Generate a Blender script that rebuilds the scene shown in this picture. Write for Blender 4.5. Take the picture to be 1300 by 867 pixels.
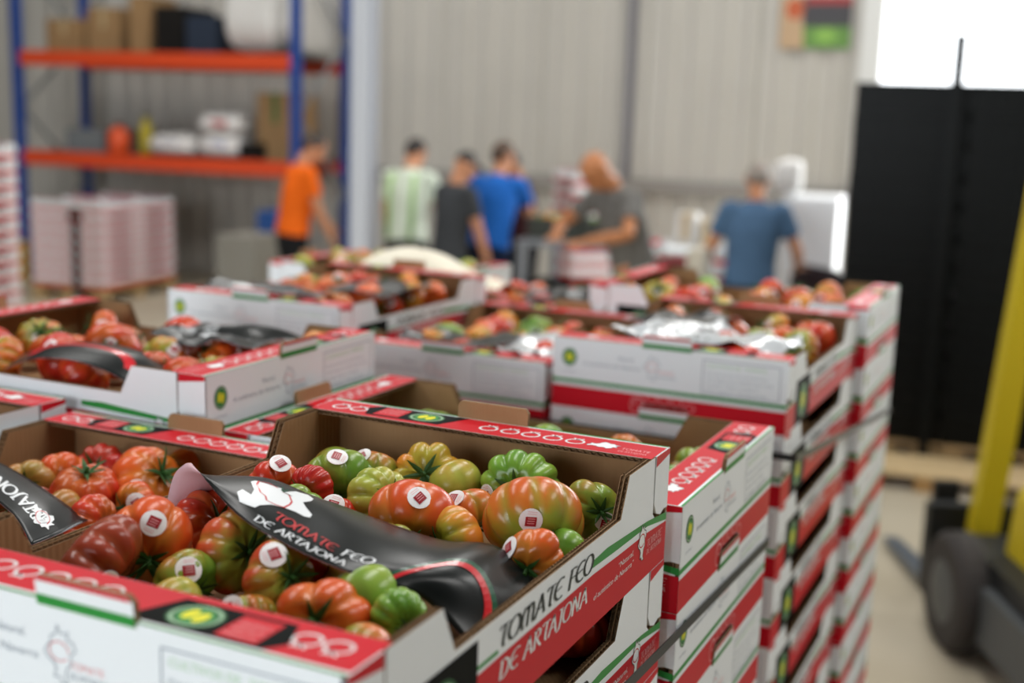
import bpy, bmesh, math, random
from mathutils import Vector, Matrix, Euler
from mathutils.geometry import delaunay_2d_cdt
random.seed(7)
for o in list(bpy.data.objects): bpy.data.objects.remove(o)
SC = bpy.context.scene
COL = SC.collection

# ------------------------------------------------------------------ camera
HC = 1.90                                   # camera height above the floor
F_PX = 1566.75
CAM = Vector((.3668, -.5715, HC))
TOP = HC - .3237                            # top of the front carton above the floor
YAW, PIT, ROL = -.4374, .179, .0325
def basis():
    cy, sy, cp, sp = math.cos(YAW), math.sin(YAW), math.cos(PIT), math.sin(PIT)
    f = Vector((sy*cp, cy*cp, -sp)); r = Vector((cy, -sy, 0)); u = r.cross(f)
    cr, sr = math.cos(ROL), math.sin(ROL)
    return f, r*cr + u*sr, u*cr - r*sr
FWD, RGT, UPV = basis()
def ray(u, v): return FWD*F_PX + RGT*(u-650) - UPV*(v-433.5)
def onz(u, v, z):                           # pixel -> point on the level z (relative to the front carton's top)
    d = ray(u, v); return CAM + d*((z+TOP-CAM.z)/d.z)
def atD(u, v, D):                           # pixel -> point at horizontal depth D
    d = ray(u, v); h = Vector((math.sin(YAW), math.cos(YAW), 0)); return CAM + d*(D/d.dot(h))
cam_d = bpy.data.cameras.new('camera'); cam = bpy.data.objects.new('camera', cam_d); COL.objects.link(cam)
m3 = Matrix((RGT, UPV, -FWD)).transposed()
cam.matrix_world = Matrix.Translation(CAM) @ m3.to_4x4()
cam_d.sensor_width = 36; cam_d.lens = 36*F_PX/1300
cam_d.clip_start = .02; cam_d.clip_end = 200
cam_d.dof.use_dof = True; cam_d.dof.focus_distance = 1.16; cam_d.dof.aperture_fstop = 2.9
SC.camera = cam

# ------------------------------------------------------------------ hall frame (the building is turned a little against the pallets)
HA = .112
HO = Vector((CAM.x, CAM.y, 0))
HR = Vector((math.cos(HA), math.sin(HA), 0)); HB = Vector((-math.sin(HA), math.cos(HA), 0))
def hall(x, y, z=0): return HO + HR*x + HB*y + Vector((0, 0, z))
def tohall(p): d = p - HO; return (d.dot(HR), d.dot(HB), p.z)

# ------------------------------------------------------------------ world and light
wd = bpy.data.worlds.new('sky'); SC.world = wd; wd.use_nodes = True
bg = wd.node_tree.nodes['Background']; bg.inputs[0].default_value = (.93, .97, 1, 1); bg.inputs[1].default_value = 3.2
def area(name, loc, target, sx, sy, power, color):
    l = bpy.data.lights.new(name, 'AREA'); l.shape = 'RECTANGLE'; l.size = sx; l.size_y = sy; l.energy = power; l.color = color
    o = bpy.data.objects.new(name, l); COL.objects.link(o); o.location = loc
    o.rotation_euler = (Vector(target)-Vector(loc)).to_track_quat('-Z', 'Y').to_euler()
    return o
# daylight through the open door behind the photographer, through the open back door that the photograph shows, and through the roof lights
area('door_front_offscreen', hall(-3.5, -7.14, 2.3), hall(-3.5, 0, 2.3), 6.0, 4.4, 250, (.86, .94, 1))
area('daylight_back_door', hall(2.3, 12.64, 2.5), hall(2.3, 0, 2.5), 5.6, 4.8, 330, (.95, .98, 1))
SKYL = [(sx, sy) for sy in (2.5, 9.0) for sx in (-6.2, -.6, 4.8)]          # a regular grid of equal roof lights
for sx, sy in SKYL: area('skylight_offscreen', hall(sx, sy, 6.92), hall(sx, sy, 0), 1.3, 4.6, 145, (1, .985, .96))
SC.view_settings.view_transform = 'Standard'; SC.view_settings.look = 'None'
SC.view_settings.gamma = 1; SC.view_settings.use_curve_mapping = False
SC.view_settings.exposure = .35

# ------------------------------------------------------------------ materials
def srgb(h):
    if isinstance(h, str):
        c = [int(h[i:i+2], 16)/255 for i in (0, 2, 4)]
    else: c = [x/255 for x in h]
    return tuple(x/12.92 if x <= .04045 else ((x+.055)/1.055)**2.4 for x in c) + (1,)
MATS = {}
def mat(name, col, rough=.6, spec=.5, metal=0, var=0, vscale=6, bump=0, bscale=200, coat=0, emit=0, stretch=None, col2=None):
    if name in MATS: return MATS[name]
    m = bpy.data.materials.new(name); m.use_nodes = True; nt = m.node_tree; b = nt.nodes['Principled BSDF']
    c = srgb(col)
    b.inputs['Base Color'].default_value = c; b.inputs['Roughness'].default_value = rough
    b.inputs['Specular IOR Level'].default_value = spec; b.inputs['Metallic'].default_value = metal
    b.inputs['Coat Weight'].default_value = coat
    if emit: b.inputs['Emission Color'].default_value = c; b.inputs['Emission Strength'].default_value = emit
    if var or bump:
        tc = nt.nodes.new('ShaderNodeTexCoord'); mp = nt.nodes.new('ShaderNodeMapping'); nt.links.new(tc.outputs['Object'], mp.inputs[0])
        if stretch: mp.inputs['Scale'].default_value = stretch
    if var:
        n = nt.nodes.new('ShaderNodeTexNoise'); n.inputs['Scale'].default_value = vscale; n.inputs['Detail'].default_value = 4
        nt.links.new(mp.outputs[0], n.inputs['Vector'])
        mx = nt.nodes.new('ShaderNodeMix'); mx.data_type = 'RGBA'
        c2 = srgb(col2) if col2 else tuple(x*(1-var) for x in c[:3])+(1,)
        mx.inputs[6].default_value = c; mx.inputs[7].default_value = c2
        rp = nt.nodes.new('ShaderNodeMapRange'); rp.inputs[1].default_value = .35; rp.inputs[2].default_value = .65
        nt.links.new(n.outputs[0], rp.inputs[0]); nt.links.new(rp.outputs[0], mx.inputs[0]); nt.links.new(mx.outputs[2], b.inputs['Base Color'])
    if bump:
        n2 = nt.nodes.new('ShaderNodeTexNoise'); n2.inputs['Scale'].default_value = bscale; nt.links.new(mp.outputs[0], n2.inputs['Vector'])
        bp = nt.nodes.new('ShaderNodeBump'); bp.inputs['Strength'].default_value = bump; bp.inputs['Distance'].default_value = .002
        nt.links.new(n2.outputs[0], bp.inputs['Height']); nt.links.new(bp.outputs[0], b.inputs['Normal'])
    MATS[name] = m; return m
WHITE = mat('card_white', 'e9edf0', .55, .35, bump=.08, bscale=400)
KRAFT_E = mat('kraft_edge', '8f7355', .85, .2, var=.25, vscale=60)
INK_RED = mat('ink_red', 'c80d22', .45, .18)
INK_GREEN = mat('ink_green', '1d8a32', .45, .4)
INK_BLACK = mat('ink_black', '0e1110', .6, .06)
INK_YEL = mat('ink_yellow', 'e3dc1e', .5, .3)
INK_DKG = mat('ink_dark_green', '14552a', .5, .3)
INK_PALE = mat('ink_pale_green', '9fc4a0', .5, .3)
INK_GREY = mat('ink_grey', '9aa3ad', .5, .3)
INK_PINK = mat('ink_pink', 'e9a9ab', .5, .3)
INK_WHITE = mat('ink_white', 'eef0f0', .5, .35)
INK_TEXT = mat('ink_text', '2c3331', .5, .3)
INK_LG = mat('ink_leaf_green', 'b4d3b0', .5, .3)
def kraft():
    m = bpy.data.materials.new('kraft_board'); m.use_nodes = True; nt = m.node_tree; b = nt.nodes['Principled BSDF']
    b.inputs['Roughness'].default_value = .8; b.inputs['Specular IOR Level'].default_value = .25
    tc = nt.nodes.new('ShaderNodeTexCoord'); sx = nt.nodes.new('ShaderNodeSeparateXYZ'); nt.links.new(tc.outputs['Object'], sx.inputs[0])
    ad = nt.nodes.new('ShaderNodeMath'); ad.operation = 'ADD'; nt.links.new(sx.outputs[0], ad.inputs[0]); nt.links.new(sx.outputs[1], ad.inputs[1])
    mu = nt.nodes.new('ShaderNodeMath'); mu.operation = 'MULTIPLY'; mu.inputs[1].default_value = 850; nt.links.new(ad.outputs[0], mu.inputs[0])
    si = nt.nodes.new('ShaderNodeMath'); si.operation = 'SINE'; nt.links.new(mu.outputs[0], si.inputs[0])
    n = nt.nodes.new('ShaderNodeTexNoise'); n.inputs['Scale'].default_value = 25; n.inputs['Detail'].default_value = 5; nt.links.new(tc.outputs['Object'], n.inputs['Vector'])
    mx = nt.nodes.new('ShaderNodeMix'); mx.data_type = 'RGBA'; mx.inputs[6].default_value = srgb('a88560'); mx.inputs[7].default_value = srgb('94724d')
    nt.links.new(n.outputs[0], mx.inputs[0]); nt.links.new(mx.outputs[2], b.inputs['Base Color'])
    bp = nt.nodes.new('ShaderNodeBump'); bp.inputs['Strength'].default_value = .25; bp.inputs['Distance'].default_value = .0006
    nt.links.new(si.outputs[0], bp.inputs['Height']); nt.links.new(bp.outputs[0], b.inputs['Normal'])
    return m
KRAFT = kraft()

# ------------------------------------------------------------------ mesh helpers
class MB:
    def __init__(s): s.v = []; s.f = []; s.m = []; s.mats = []
    def mi(s, m):
        if m not in s.mats: s.mats.append(m)
        return s.mats.index(m)
    def face(s, pts, m):
        i = len(s.v); s.v += [tuple(p) for p in pts]; s.f.append(tuple(range(i, i+len(pts)))); s.m.append(s.mi(m))
    def raw(s, vs, fs, m):
        i = len(s.v); s.v += [tuple(p) for p in vs]; k = s.mi(m)
        for f in fs: s.f.append(tuple(i+j for j in f)); s.m.append(k)
    def box(s, x0, x1, y0, y1, z0, z1, m, rot=None, loc=None):
        vs = [(x, y, z) for x in (x0, x1) for y in (y0, y1) for z in (z0, z1)]
        if rot is not None: vs = [rot @ Vector(p) for p in vs]
        if loc is not None: vs = [Vector(p)+Vector(loc) for p in vs]
        s.raw(vs, [(0, 1, 3, 2), (4, 6, 7, 5), (0, 4, 5, 1), (2, 3, 7, 6), (0, 2, 6, 4), (1, 5, 7, 3)], m)
    def prism(s, out, fn, w0, w1, ma, mb=None, me=None):
        mb = mb or ma; me = me or ma
        s.face([fn(a, b, w0) for a, b in out], ma); s.face([fn(a, b, w1) for a, b in reversed(out)], mb)
        n = len(out)
        for i in range(n):
            a, b = out[i], out[(i+1) % n]
            s.face([fn(*a, w0), fn(*a, w1), fn(*b, w1), fn(*b, w0)], me)
    def tube(s, pts, radii, m, n=10, cap=True):
        pts = [Vector(p) for p in pts]; vs = []; fs = []
        if not isinstance(radii, (list, tuple)): radii = [radii]*len(pts)
        prev = None
        for i, p in enumerate(pts):
            d = (pts[min(i+1, len(pts)-1)] - pts[max(i-1, 0)]).normalized()
            if prev is None:
                a = d.orthogonal().normalized()
            else: a = (prev - d*prev.dot(d)).normalized()
            prev = a; b = d.cross(a); r = radii[i]
            r = r if isinstance(r, (list, tuple)) else (r, r)
            for k in range(n):
                t = 2*math.pi*k/n; vs.append(p + a*math.cos(t)*r[0] + b*math.sin(t)*r[1])
        for i in range(len(pts)-1):
            for k in range(n):
                k2 = (k+1) % n; fs.append((i*n+k, i*n+k2, (i+1)*n+k2, (i+1)*n+k))
        if cap: fs.append(tuple(range(n-1, -1, -1))); fs.append(tuple(range((len(pts)-1)*n, len(pts)*n)))
        s.raw(vs, fs, m)
    def lathe(s, prof, m, n=24, axis='Z', loc=(0, 0, 0)):
        vs = []; fs = []; loc = Vector(loc)
        for r, h in prof:
            for k in range(n):
                t = 2*math.pi*k/n; c, q = r*math.cos(t), r*math.sin(t)
                vs.append(Vector((c, q, h) if axis == 'Z' else ((h, c, q) if axis == 'X' else (q, h, c)))+loc)
        for i in range(len(prof)-1):
            for k in range(n):
                k2 = (k+1) % n; fs.append((i*n+k, i*n+k2, (i+1)*n+k2, (i+1)*n+k))
        fs.append(tuple(range(n-1, -1, -1))); fs.append(tuple(range((len(prof)-1)*n, len(prof)*n)))
        s.raw(vs, fs, m)
    def mesh(s, name, smooth=False, fix=True):
        me = bpy.data.meshes.new(name); me.from_pydata(s.v, [], s.f)
        for m in s.mats: me.materials.append(m)
        me.polygons.foreach_set('material_index', s.m)
        if fix:
            bm = bmesh.new(); bm.from_mesh(me); bmesh.ops.remove_doubles(bm, verts=bm.verts, dist=1e-6)
            bmesh.ops.recalc_face_normals(bm, faces=bm.faces); bm.to_mesh(me); bm.free()
        if smooth: me.polygons.foreach_set('use_smooth', [True]*len(me.polygons))
        me.update(); return me
    def build(s, name, parent=None, smooth=False, fix=True): return link(name, s.mesh(name, smooth, fix), parent)
def link(name, data, parent=None):
    o = bpy.data.objects.new(name, data); COL.objects.link(o)
    if parent: o.parent = parent
    return o
def tag(o, label, cat, group=None, kind=None):
    if label: o['label'] = label
    if cat: o['category'] = cat
    if group: o['group'] = group
    if kind: o['kind'] = kind
    return o
def thing(name, label, cat, loc=(0, 0, 0), rz=0, group=None):
    o = bpy.data.objects.new(name, None); COL.objects.link(o); o.empty_display_size = .1
    o.location = loc; o.rotation_euler = (0, 0, rz); return tag(o, label, cat, group)
def struct(o): o['kind'] = 'structure'; return o

# flat lettering -----------------------------------------------------
_TX = {}
def text2d(s, shear=0):
    k = (s, shear)
    if k in _TX: return _TX[k]
    cu = bpy.data.curves.new('t', 'FONT'); cu.body = s; cu.size = 1; cu.resolution_u = 3; cu.shear = shear
    o = bpy.data.objects.new('t', cu); COL.objects.link(o)
    dg = bpy.context.evaluated_depsgraph_get(); me = o.evaluated_get(dg).to_mesh()
    vs = [(v.co.x, v.co.y) for v in me.vertices]; fs = [tuple(p.vertices) for p in me.polygons]
    o.evaluated_get(dg).to_mesh_clear(); bpy.data.objects.remove(o); bpy.data.curves.remove(cu)
    xs = [v[0] for v in vs] or [0]; x0 = min(xs); vs = [(x-x0, y) for x, y in vs]
    _TX[k] = (vs, fs, max(xs)-x0); return _TX[k]
def arc(cx, cy, rx, ry, a0, a1, n=10):
    return [(cx+rx*math.cos(math.radians(a0+(a1-a0)*i/n)), cy+ry*math.sin(math.radians(a0+(a1-a0)*i/n))) for i in range(n+1)]
GLY = {   # rounded pen letters: strokes, advance
 'T': ([[(0, .90), (.12, .99), (.60, .96)], [(.36, .97), (.30, .5), (.30, .12), (.40, 0)]], .58),
 'O': ([arc(.36, .5, .34, .5, 0, 360, 20)], .80),
 'M': ([[(.10, .0), (.02, .25), (.02, .6), (.14, .95), (.30, .95), (.38, .7), (.38, 0)], [(.38, .75), (.48, .97), (.64, .93), (.72, .6), (.70, .2), (.78, 0)]], .88),
 'A': ([[(0, 0), (.16, .5), (.34, 1)], [(.30, 1), (.46, .5), (.60, 0)], [(.12, .34), (.52, .36)]], .66),
 'E': ([arc(.40, .5, .38, .5, 62, 298, 14), [(.05, .5), (.46, .56)]], .60),
 'F': ([[(.10, 0), (.12, .5), (.16, 1)], [(.06, .96), (.3, 1), (.52, .95)], [(.12, .52), (.44, .55)]], .54),
 'D': ([[(.12, 0), (.13, 1)], [(0, .97), (.3, .98), (.55, .82), (.64, .5), (.54, .18), (.3, .02), (.04, .02)]], .76),
 'R': ([[(.12, 0), (.13, 1)], [(.02, .95), (.3, 1), (.5, .86), (.46, .62), (.14, .48)], [(.26, .5), (.44, .2), (.62, 0)]], .66),
 'J': ([[(.10, 1), (.42, .98)], [(.30, .98), (.28, .3), (.18, -.08), (0, -.14)]], .46),
 'N': ([[(.06, 0), (.10, .95)], [(.02, .9), (.12, 1), (.34, .5), (.52, .04)], [(.60, 1), (.54, .5), (.54, 0)]], .74),
 ' ': ([], .40)}
def pen(s, thick=.13, thin=.05, slant=0):
    quads = []; x = 0
    for ch in s:
        st, adv = GLY[ch]
        for pl in st:
            for i in range(len(pl)-1):
                (ax, ay), (bx, by) = pl[i], pl[i+1]; L = math.hypot(bx-ax, by-ay) or 1e-6
                dx, dy = (bx-ax)/L, (by-ay)/L; w = (thin+(thick-thin)*abs(dy))/2
                e = .015; ax -= dx*e; ay -= dy*e; bx += dx*e; by += dy*e
                q = [(ax-dy*w, ay+dx*w), (ax+dy*w, ay-dx*w), (bx+dy*w, by-dx*w), (bx-dy*w, by+dx*w)]
                quads.append([(px+x+slant*py, py) for px, py in q])
        x += adv
    return quads, x
NAV = [(.30, 1.0), (.38, .86), (.55, .92), (.50, .80), (.64, .75), (.70, .62), (.58, .52), (.60, .36), (.50, .28), (.46, .12), (.52, .0), (.38, .0), (.32, .10), (.20, .08), (.26, .24), (.20, .34), (.08, .40), (.0, .50), (.08, .62), (.14, .66), (.15, .80), (.26, .84)]
class Deco:                                  # flat print: polygons on layers, mapped to a surface
    def __init__(s): s.p = []
    def poly(s, pts, m, lay=0): s.p.append((list(pts), m, lay))
    def fine(s, pts, m, lay, du, dv):          # polygon cut into small pieces so that it follows a curved sheet
        n = len(pts); us = [p[0] for p in pts]; vs = [p[1] for p in pts]; P = [Vector(p) for p in pts]
        u = min(us)
        while u < max(us):
            v = min(vs)
            while v < max(vs): P.append(Vector((u, v))); v += dv
            u += du
        r = delaunay_2d_cdt(P, [], [list(range(n))], 1, 1e-5)
        for f in r[2]: s.poly([tuple(r[0][i]) for i in f], m, lay)
    def rect(s, a, b, c, d, m, lay=0): s.poly([(a, c), (b, c), (b, d), (a, d)], m, lay)
    def disc(s, x, y, rx, ry, m, lay=0, n=20, rot=0):
        cr, sr = math.cos(rot), math.sin(rot)
        s.poly([(x+rx*math.cos(t)*cr-ry*math.sin(t)*sr, y+rx*math.cos(t)*sr+ry*math.sin(t)*cr) for t in [2*math.pi*k/n for k in range(n)]], m, lay)
    def line(s, pl, w, m, lay=0):
        for i in range(len(pl)-1):
            (ax, ay), (bx, by) = pl[i], pl[i+1]; L = math.hypot(bx-ax, by-ay) or 1e-6; dx, dy = (bx-ax)/L*w/2, (by-ay)/L*w/2
            s.poly([(ax-dy-dx*.3, ay+dx-dy*.3), (ax+dy-dx*.3, ay-dx-dy*.3), (bx+dy+dx*.3, by-dx+dy*.3), (bx-dy+dx*.3, by+dx+dy*.3)], m, lay)
    def ring(s, x, y, rx, ry, w, m, lay=0, n=20): s.line(arc(x, y, rx, ry, 0, 360, n), w, m, lay)
    def text(s, t, x, y, h, m, lay=0, width=None, shear=0, rot=0, flip=False):
        vs, fs, wd_ = text2d(t, shear); k = h/.72; kx = (width/wd_) if width else k; cr, sr = math.cos(rot), math.sin(rot)
        for f in fs:
            s.poly([(x+vs[i][0]*kx*cr-vs[i][1]*k*sr, y+vs[i][0]*kx*sr+vs[i][1]*k*cr) for i in f], m, lay)
    def pen(s, t, x, y, h, width, m, lay=0, thick=.15, thin=.06, slant=.12, rot=0):
        q, w = pen(t, thick, thin, slant); kx = width/w; cr, sr = math.cos(rot), math.sin(rot)
        for pl in q: s.poly([(x+a*kx*cr-b*h*sr, y+a*kx*sr+b*h*cr) for a, b in pl], m, lay)
    def navarra(s, x, y, h, m, lay=0, outline=None, rot=0, sx=1, tom=None, tw=.0008):
        cr, sr = math.cos(rot), math.sin(rot)
        def T(a, b): a = (a-.35)*h*sx; b = (b-.5)*h; return (x+a*cr-b*sr, y+a*sr+b*cr)
        pts = [T(a, b) for a, b in NAV]
        if m: s.poly(pts, m, lay)
        if outline: s.line(pts+pts[:1], tw, outline, lay+1)
        if tom: s.line([T(.33+.24*math.cos(t)/sx*.9, .55+.17*math.sin(t)) for t in [2*math.pi*k/18 for k in range(17)]], tw*1.3, tom, lay+1)
    def badge(s, x, y, rx, ry, lay=0):
        s.disc(x, y, rx, ry, INK_DKG, lay); s.ring(x, y, rx*.84, ry*.84, rx*.12, INK_PALE, lay+1); s.disc(x, y, rx*.66, ry*.66, INK_GREEN, lay+1)
        s.disc(x-rx*.24, y+ry*.06, rx*.22, ry*.46, INK_YEL, lay+2, 12, -.15); s.disc(x+rx*.24, y-ry*.06, rx*.22, ry*.46, INK_YEL, lay+2, 12, -.15)
    def tomato(s, x, y, rx, ry, m, lay, up=1):
        s.ring(x, y, rx, ry, rx*.26, m, lay, 14)
        for a in (-.8, 0, .8): s.line([(x, y+up*ry*.8), (x+a*rx*.7, y+up*ry*1.45)], rx*.22, m, lay)
    def build(s, name, fn, parent=None, step=.00012):
        mb = MB()
        for pts, m, lay in s.p: mb.face([fn(a, b, .0002+lay*step) for a, b in pts], m)
        return mb.mesh(name, fix=False) if parent is None else link(name, mb.mesh(name, fix=False), parent)

# ------------------------------------------------------------------ structure: floor, walls, roof
def hobj(mb, name, parent=None, smooth=False):
    o = mb.build(name, parent, smooth)
    if parent is None: o.location = HO; o.rotation_euler = (0, 0, HA); struct(o)
    return o
CONC = mat('floor_concrete', 'b9b09c', .45, .4, var=.18, vscale=.9, bump=.05, bscale=40, col2='a79d88')
m = MB(); m.box(-14, 9, -9, 22, -.12, 0, CONC); hobj(m, 'floor')
SHEET = mat('wall_sheet', 'bcb8b0', .5, .4, var=.06, vscale=1.2)
RAIL = mat('wall_rail', '8d8984', .5, .4)
m = MB(); m.box(-14, -.72, 12.52, 12.62, 0, 7, mat('wall_core', '9a9893', .7)); m.box(-.72, 5.2, 12.52, 12.62, 5.0, 7, SHEET); m.box(5.2, 9, 12.52, 12.62, 0, 7, SHEET)
wall_back = hobj(m, 'wall_back')
def sheet_mesh(w, z0, z1):
    mb = MB(); prof = []; n = 4; p = w/n
    for i in range(n):
        x = i*p; prof += [(x, 0), (x+p*.5, 0), (x+p*.6, -.035), (x+p*.9, -.035)]
    prof.append((w, 0))
    for i in range(len(prof)-1):
        (a, b), (c, d) = prof[i], prof[i+1]; mb.face([(a, b, z0), (c, d, z0), (c, d, z1), (a, b, z1)], SHEET)
    return mb.mesh('wall_panel', fix=False)
pm_up, pm_lo = sheet_mesh(1.09, 1.31, 7.0), sheet_mesh(1.09, .02, 1.20)
x = -13.9
while x < -1.5:
    for pm in (pm_up, pm_lo):
        o = link('wall_panel', pm, wall_back); o.location = (x, 12.51, 0)
    x += 1.105
m = MB(); m.box(-14, -.75, 12.43, 12.52, 1.19, 1.33, RAIL); hobj(m, 'trim_1')
m = MB(); m.box(-.80, -.60, 12.36, 12.66, 0, 5.1, mat('door_jamb', 'd5d6d4', .5)); hobj(m, 'trim_2')
p = atD(786, 100, 12.35); hx = tohall(p)[0]
m = MB(); m.box(hx-.035, hx+.035, 12.42, 12.5, 1.33, 7, mat('drain_pipe', '77757a', .5)); hobj(m, 'trim_3')
WALLP = mat('wall_plain', '77797a', .7, var=.08, vscale=.8)
m = MB(); m.box(-14.12, -14, -9, 12.6, 0, 7, WALLP); hobj(m, 'wall_left')
m = MB(); m.box(9, 9.12, -9, 12.6, 0, 7, WALLP); hobj(m, 'wall_right')
m = MB(); m.box(-14, -6.6, -7.2, -7.08, 0, 7, WALLP); m.box(-.4, 9, -7.2, -7.08, 0, 7, WALLP); m.box(-6.6, -.4, -7.2, -7.08, 4.6, 7, WALLP); hobj(m, 'wall_front')
m = MB(); m.box(-14, 9, -9, 12.7, 7.0, 7.1, mat('ceiling_sheet', '6f7072', .7)); hobj(m, 'ceiling')
for sx, sy in SKYL:
    m = MB(); m.box(sx-.72, sx+.72, sy-2.37, sy+2.37, 6.94, 7.0, mat('skylight_frame', 'd0d2d2', .6)); hobj(m, 'trim_4')

# ------------------------------------------------------------------ carton (end walls with ledges, low long sides with high corners)
H = .1186; T = .119
def corr_edge(mb, path, fn, w0, w1, depth, inward, wl=.0075):
    """zig-zag flute ribbon between two liners along an edge path; inward(i) gives the in-plane direction"""
    for i in range(len(path)-1):
        a, b = Vector(path[i]), Vector(path[i+1]); L = (b-a).length; n = max(2, int(L/wl*2)); inn = Vector(inward[i])*depth
        pts = [a+(b-a)*(k/n) for k in range(n+1)]
        for k in range(n):
            wa, wb = (w0, w1) if k % 2 == 0 else (w1, w0); p, q = pts[k], pts[k+1]
            mb.face([fn(p.x, p.y, wa), fn(q.x, q.y, wb), fn(*(q+inn), wb), fn(*(p+inn), wa)], KRAFT_E)
C_W, C_L = .2, .3
RIM, HY, HY2 = .081, .182, .163
def side_outline(g=.045):
    lo = .052
    right = [(.3, 0), (.3, lo), (.285, lo-.006), (.270, lo-.004), (.3-g+.001, lo+.008), (.3-g, H), (HY, H), (HY2, RIM)]
    return right + [(-a, b) for a, b in reversed(right)]
def full_outline():
    right = [(.29, .004), (.29, H-.002), (HY+.001, H-.002), (HY2+.001, RIM-.0015)]
    return right + [(-a, b) for a, b in reversed(right)]
def inset(pl, d):
    n = len(pl); out = []; ar = sum(pl[i][0]*pl[(i+1) % n][1]-pl[(i+1) % n][0]*pl[i][1] for i in range(n)); sg = 1 if ar > 0 else -1
    for i in range(n):
        p0, p1, p2 = Vector(pl[i-1]), Vector(pl[i]), Vector(pl[(i+1) % n]); d1 = (p1-p0).normalized(); d2 = (p2-p1).normalized()
        n1 = Vector((-d1.y, d1.x))*sg; n2 = Vector((-d2.y, d2.x))*sg; b = n1+n2
        b = b/max(.4, b.dot(n1)); out.append(tuple(p1+b*d))
    return out
def m_side():
    mb = MB(); fn = lambda a, b, w: (w, a, b); ol = side_outline()
    mb.prism(ol, fn, .2, .1990, WHITE, KRAFT, KRAFT_E)
    mb.prism(ol, fn, .1956, .1948, KRAFT, KRAFT, KRAFT_E)
    mb.prism(inset(ol, .004), fn, .1990, .1956, KRAFT_E)
    fo = full_outline(); mb.prism(fo, fn, .1946, .1938, KRAFT, KRAFT, KRAFT_E); mb.prism(inset(fo, .003), fn, .1938, .1912, KRAFT_E); mb.prism(fo, fn, .1912, .1904, KRAFT, KRAFT, KRAFT_E)
    path = [(.255, H), (HY, H), (HY2, RIM), (-HY2, RIM), (-HY, H), (-.255, H)]
    inn = [(0, -1), (.88, -.46), (0, -1), (-.88, -.46), (0, -1)]
    corr_edge(mb, path, fn, .1990, .1956, .0042, inn); corr_edge(mb, path, fn, .1938, .1912, .0032, inn, .006)
    return mb.mesh('side_panel')
def m_end():                                  # the -y end
    mb = MB(); fn = lambda a, b, w: (a, w, b)
    ol = [(-.2, 0), (-.046, 0), (-.040, .021), (.040, .021), (.046, 0), (.2, 0), (.2, H), (-.2, H)]
    mb.prism(ol, fn, -.3, -.2955, WHITE, KRAFT, KRAFT_E)
    ol2 = [(-.19, .004), (-.046, .004), (-.042, .021), (.042, .021), (.046, .004), (.19, .004), (.19, H-.006), (-.19, H-.006)]
    mb.prism(ol2, fn, -.2955, -.2905, KRAFT, KRAFT, KRAFT_E)
    return mb.mesh('end_panel')
def m_ledge():
    mb = MB(); fn = lambda a, b, w: (a, b, w)
    ol = [(-.1995, -.2998), (.1995, -.2998), (.1995, -.262), (.190, -.245), (-.190, -.245), (-.1995, -.262)]
    mb.prism(ol, fn, H+.0002, H-.0006, WHITE, KRAFT, KRAFT_E); mb.prism(ol, fn, H-.0042, H-.005, KRAFT, KRAFT, KRAFT_E)
    mb.prism(inset(ol, .0035), fn, H-.0006, H-.0042, KRAFT_E)
    corr_edge(mb, [(.190, -.245), (-.190, -.245)], fn, H-.0006, H-.0042, .0038, [(0, -1)])
    return mb.mesh('ledge')
def m_flap(s):                                # corner flap on the +x side, s = -1 near the -y end
    mb = MB(); fn = lambda a, b, w: (w, s*a, b); lo = .056
    ol = [(.3, lo), (.3, H), (.258, H), (.2575, lo+.014), (.266, lo+.002), (.278, lo-.002), (.29, lo+.001)]
    mb.prism(ol, fn, .2004, .1966, WHITE, KRAFT, WHITE)
    mb.face([fn(.3, H, .2006), fn(.2585, H, .2006), fn(.2585, H-.011, .2006), fn(.3, H-.006, .2006)], INK_RED)
    return mb.mesh('corner_flap', fix=False)
def m_base():
    mb = MB(); mb.box(-.195, .195, -.295, .295, .0005, .0045, KRAFT); return mb.mesh('base')
def m_pad():
    mb = MB(); mb.box(-.188, .188, -.288, .288, .030, .034, KRAFT); 
    for y in (-.2, 0, .2): mb.box(-.18, .18, y-.004, y+.004, .0045, .030, KRAFT)
    return mb.mesh('pad')
def m_tab():
    mb = MB(); fn = lambda a, b, w: (a, w-(b-H)*.12, b)
    ol = [(-.042, H-.004), (.042, H-.004), (.042, H+.014), (.038, H+.0185), (-.038, H+.0185), (-.042, H+.014)]
    mb.prism(ol, fn, -.3012, -.2962, WHITE, KRAFT, KRAFT_E)
    f2 = lambda a, b: (a, -.3015-(b-H)*.12, b)
    mb.face([f2(-.042, H-.003), f2(.042, H-.003), f2(.042, H+.0045), f2(-.042, H+.0045)], INK_GREEN)
    mb.face([f2(-.041, H+.0145), f2(.041, H+.0145), f2(.038, H+.0183), f2(-.038, H+.0183)], INK_RED)
    return mb.mesh('stacking_tab', fix=False)
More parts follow.
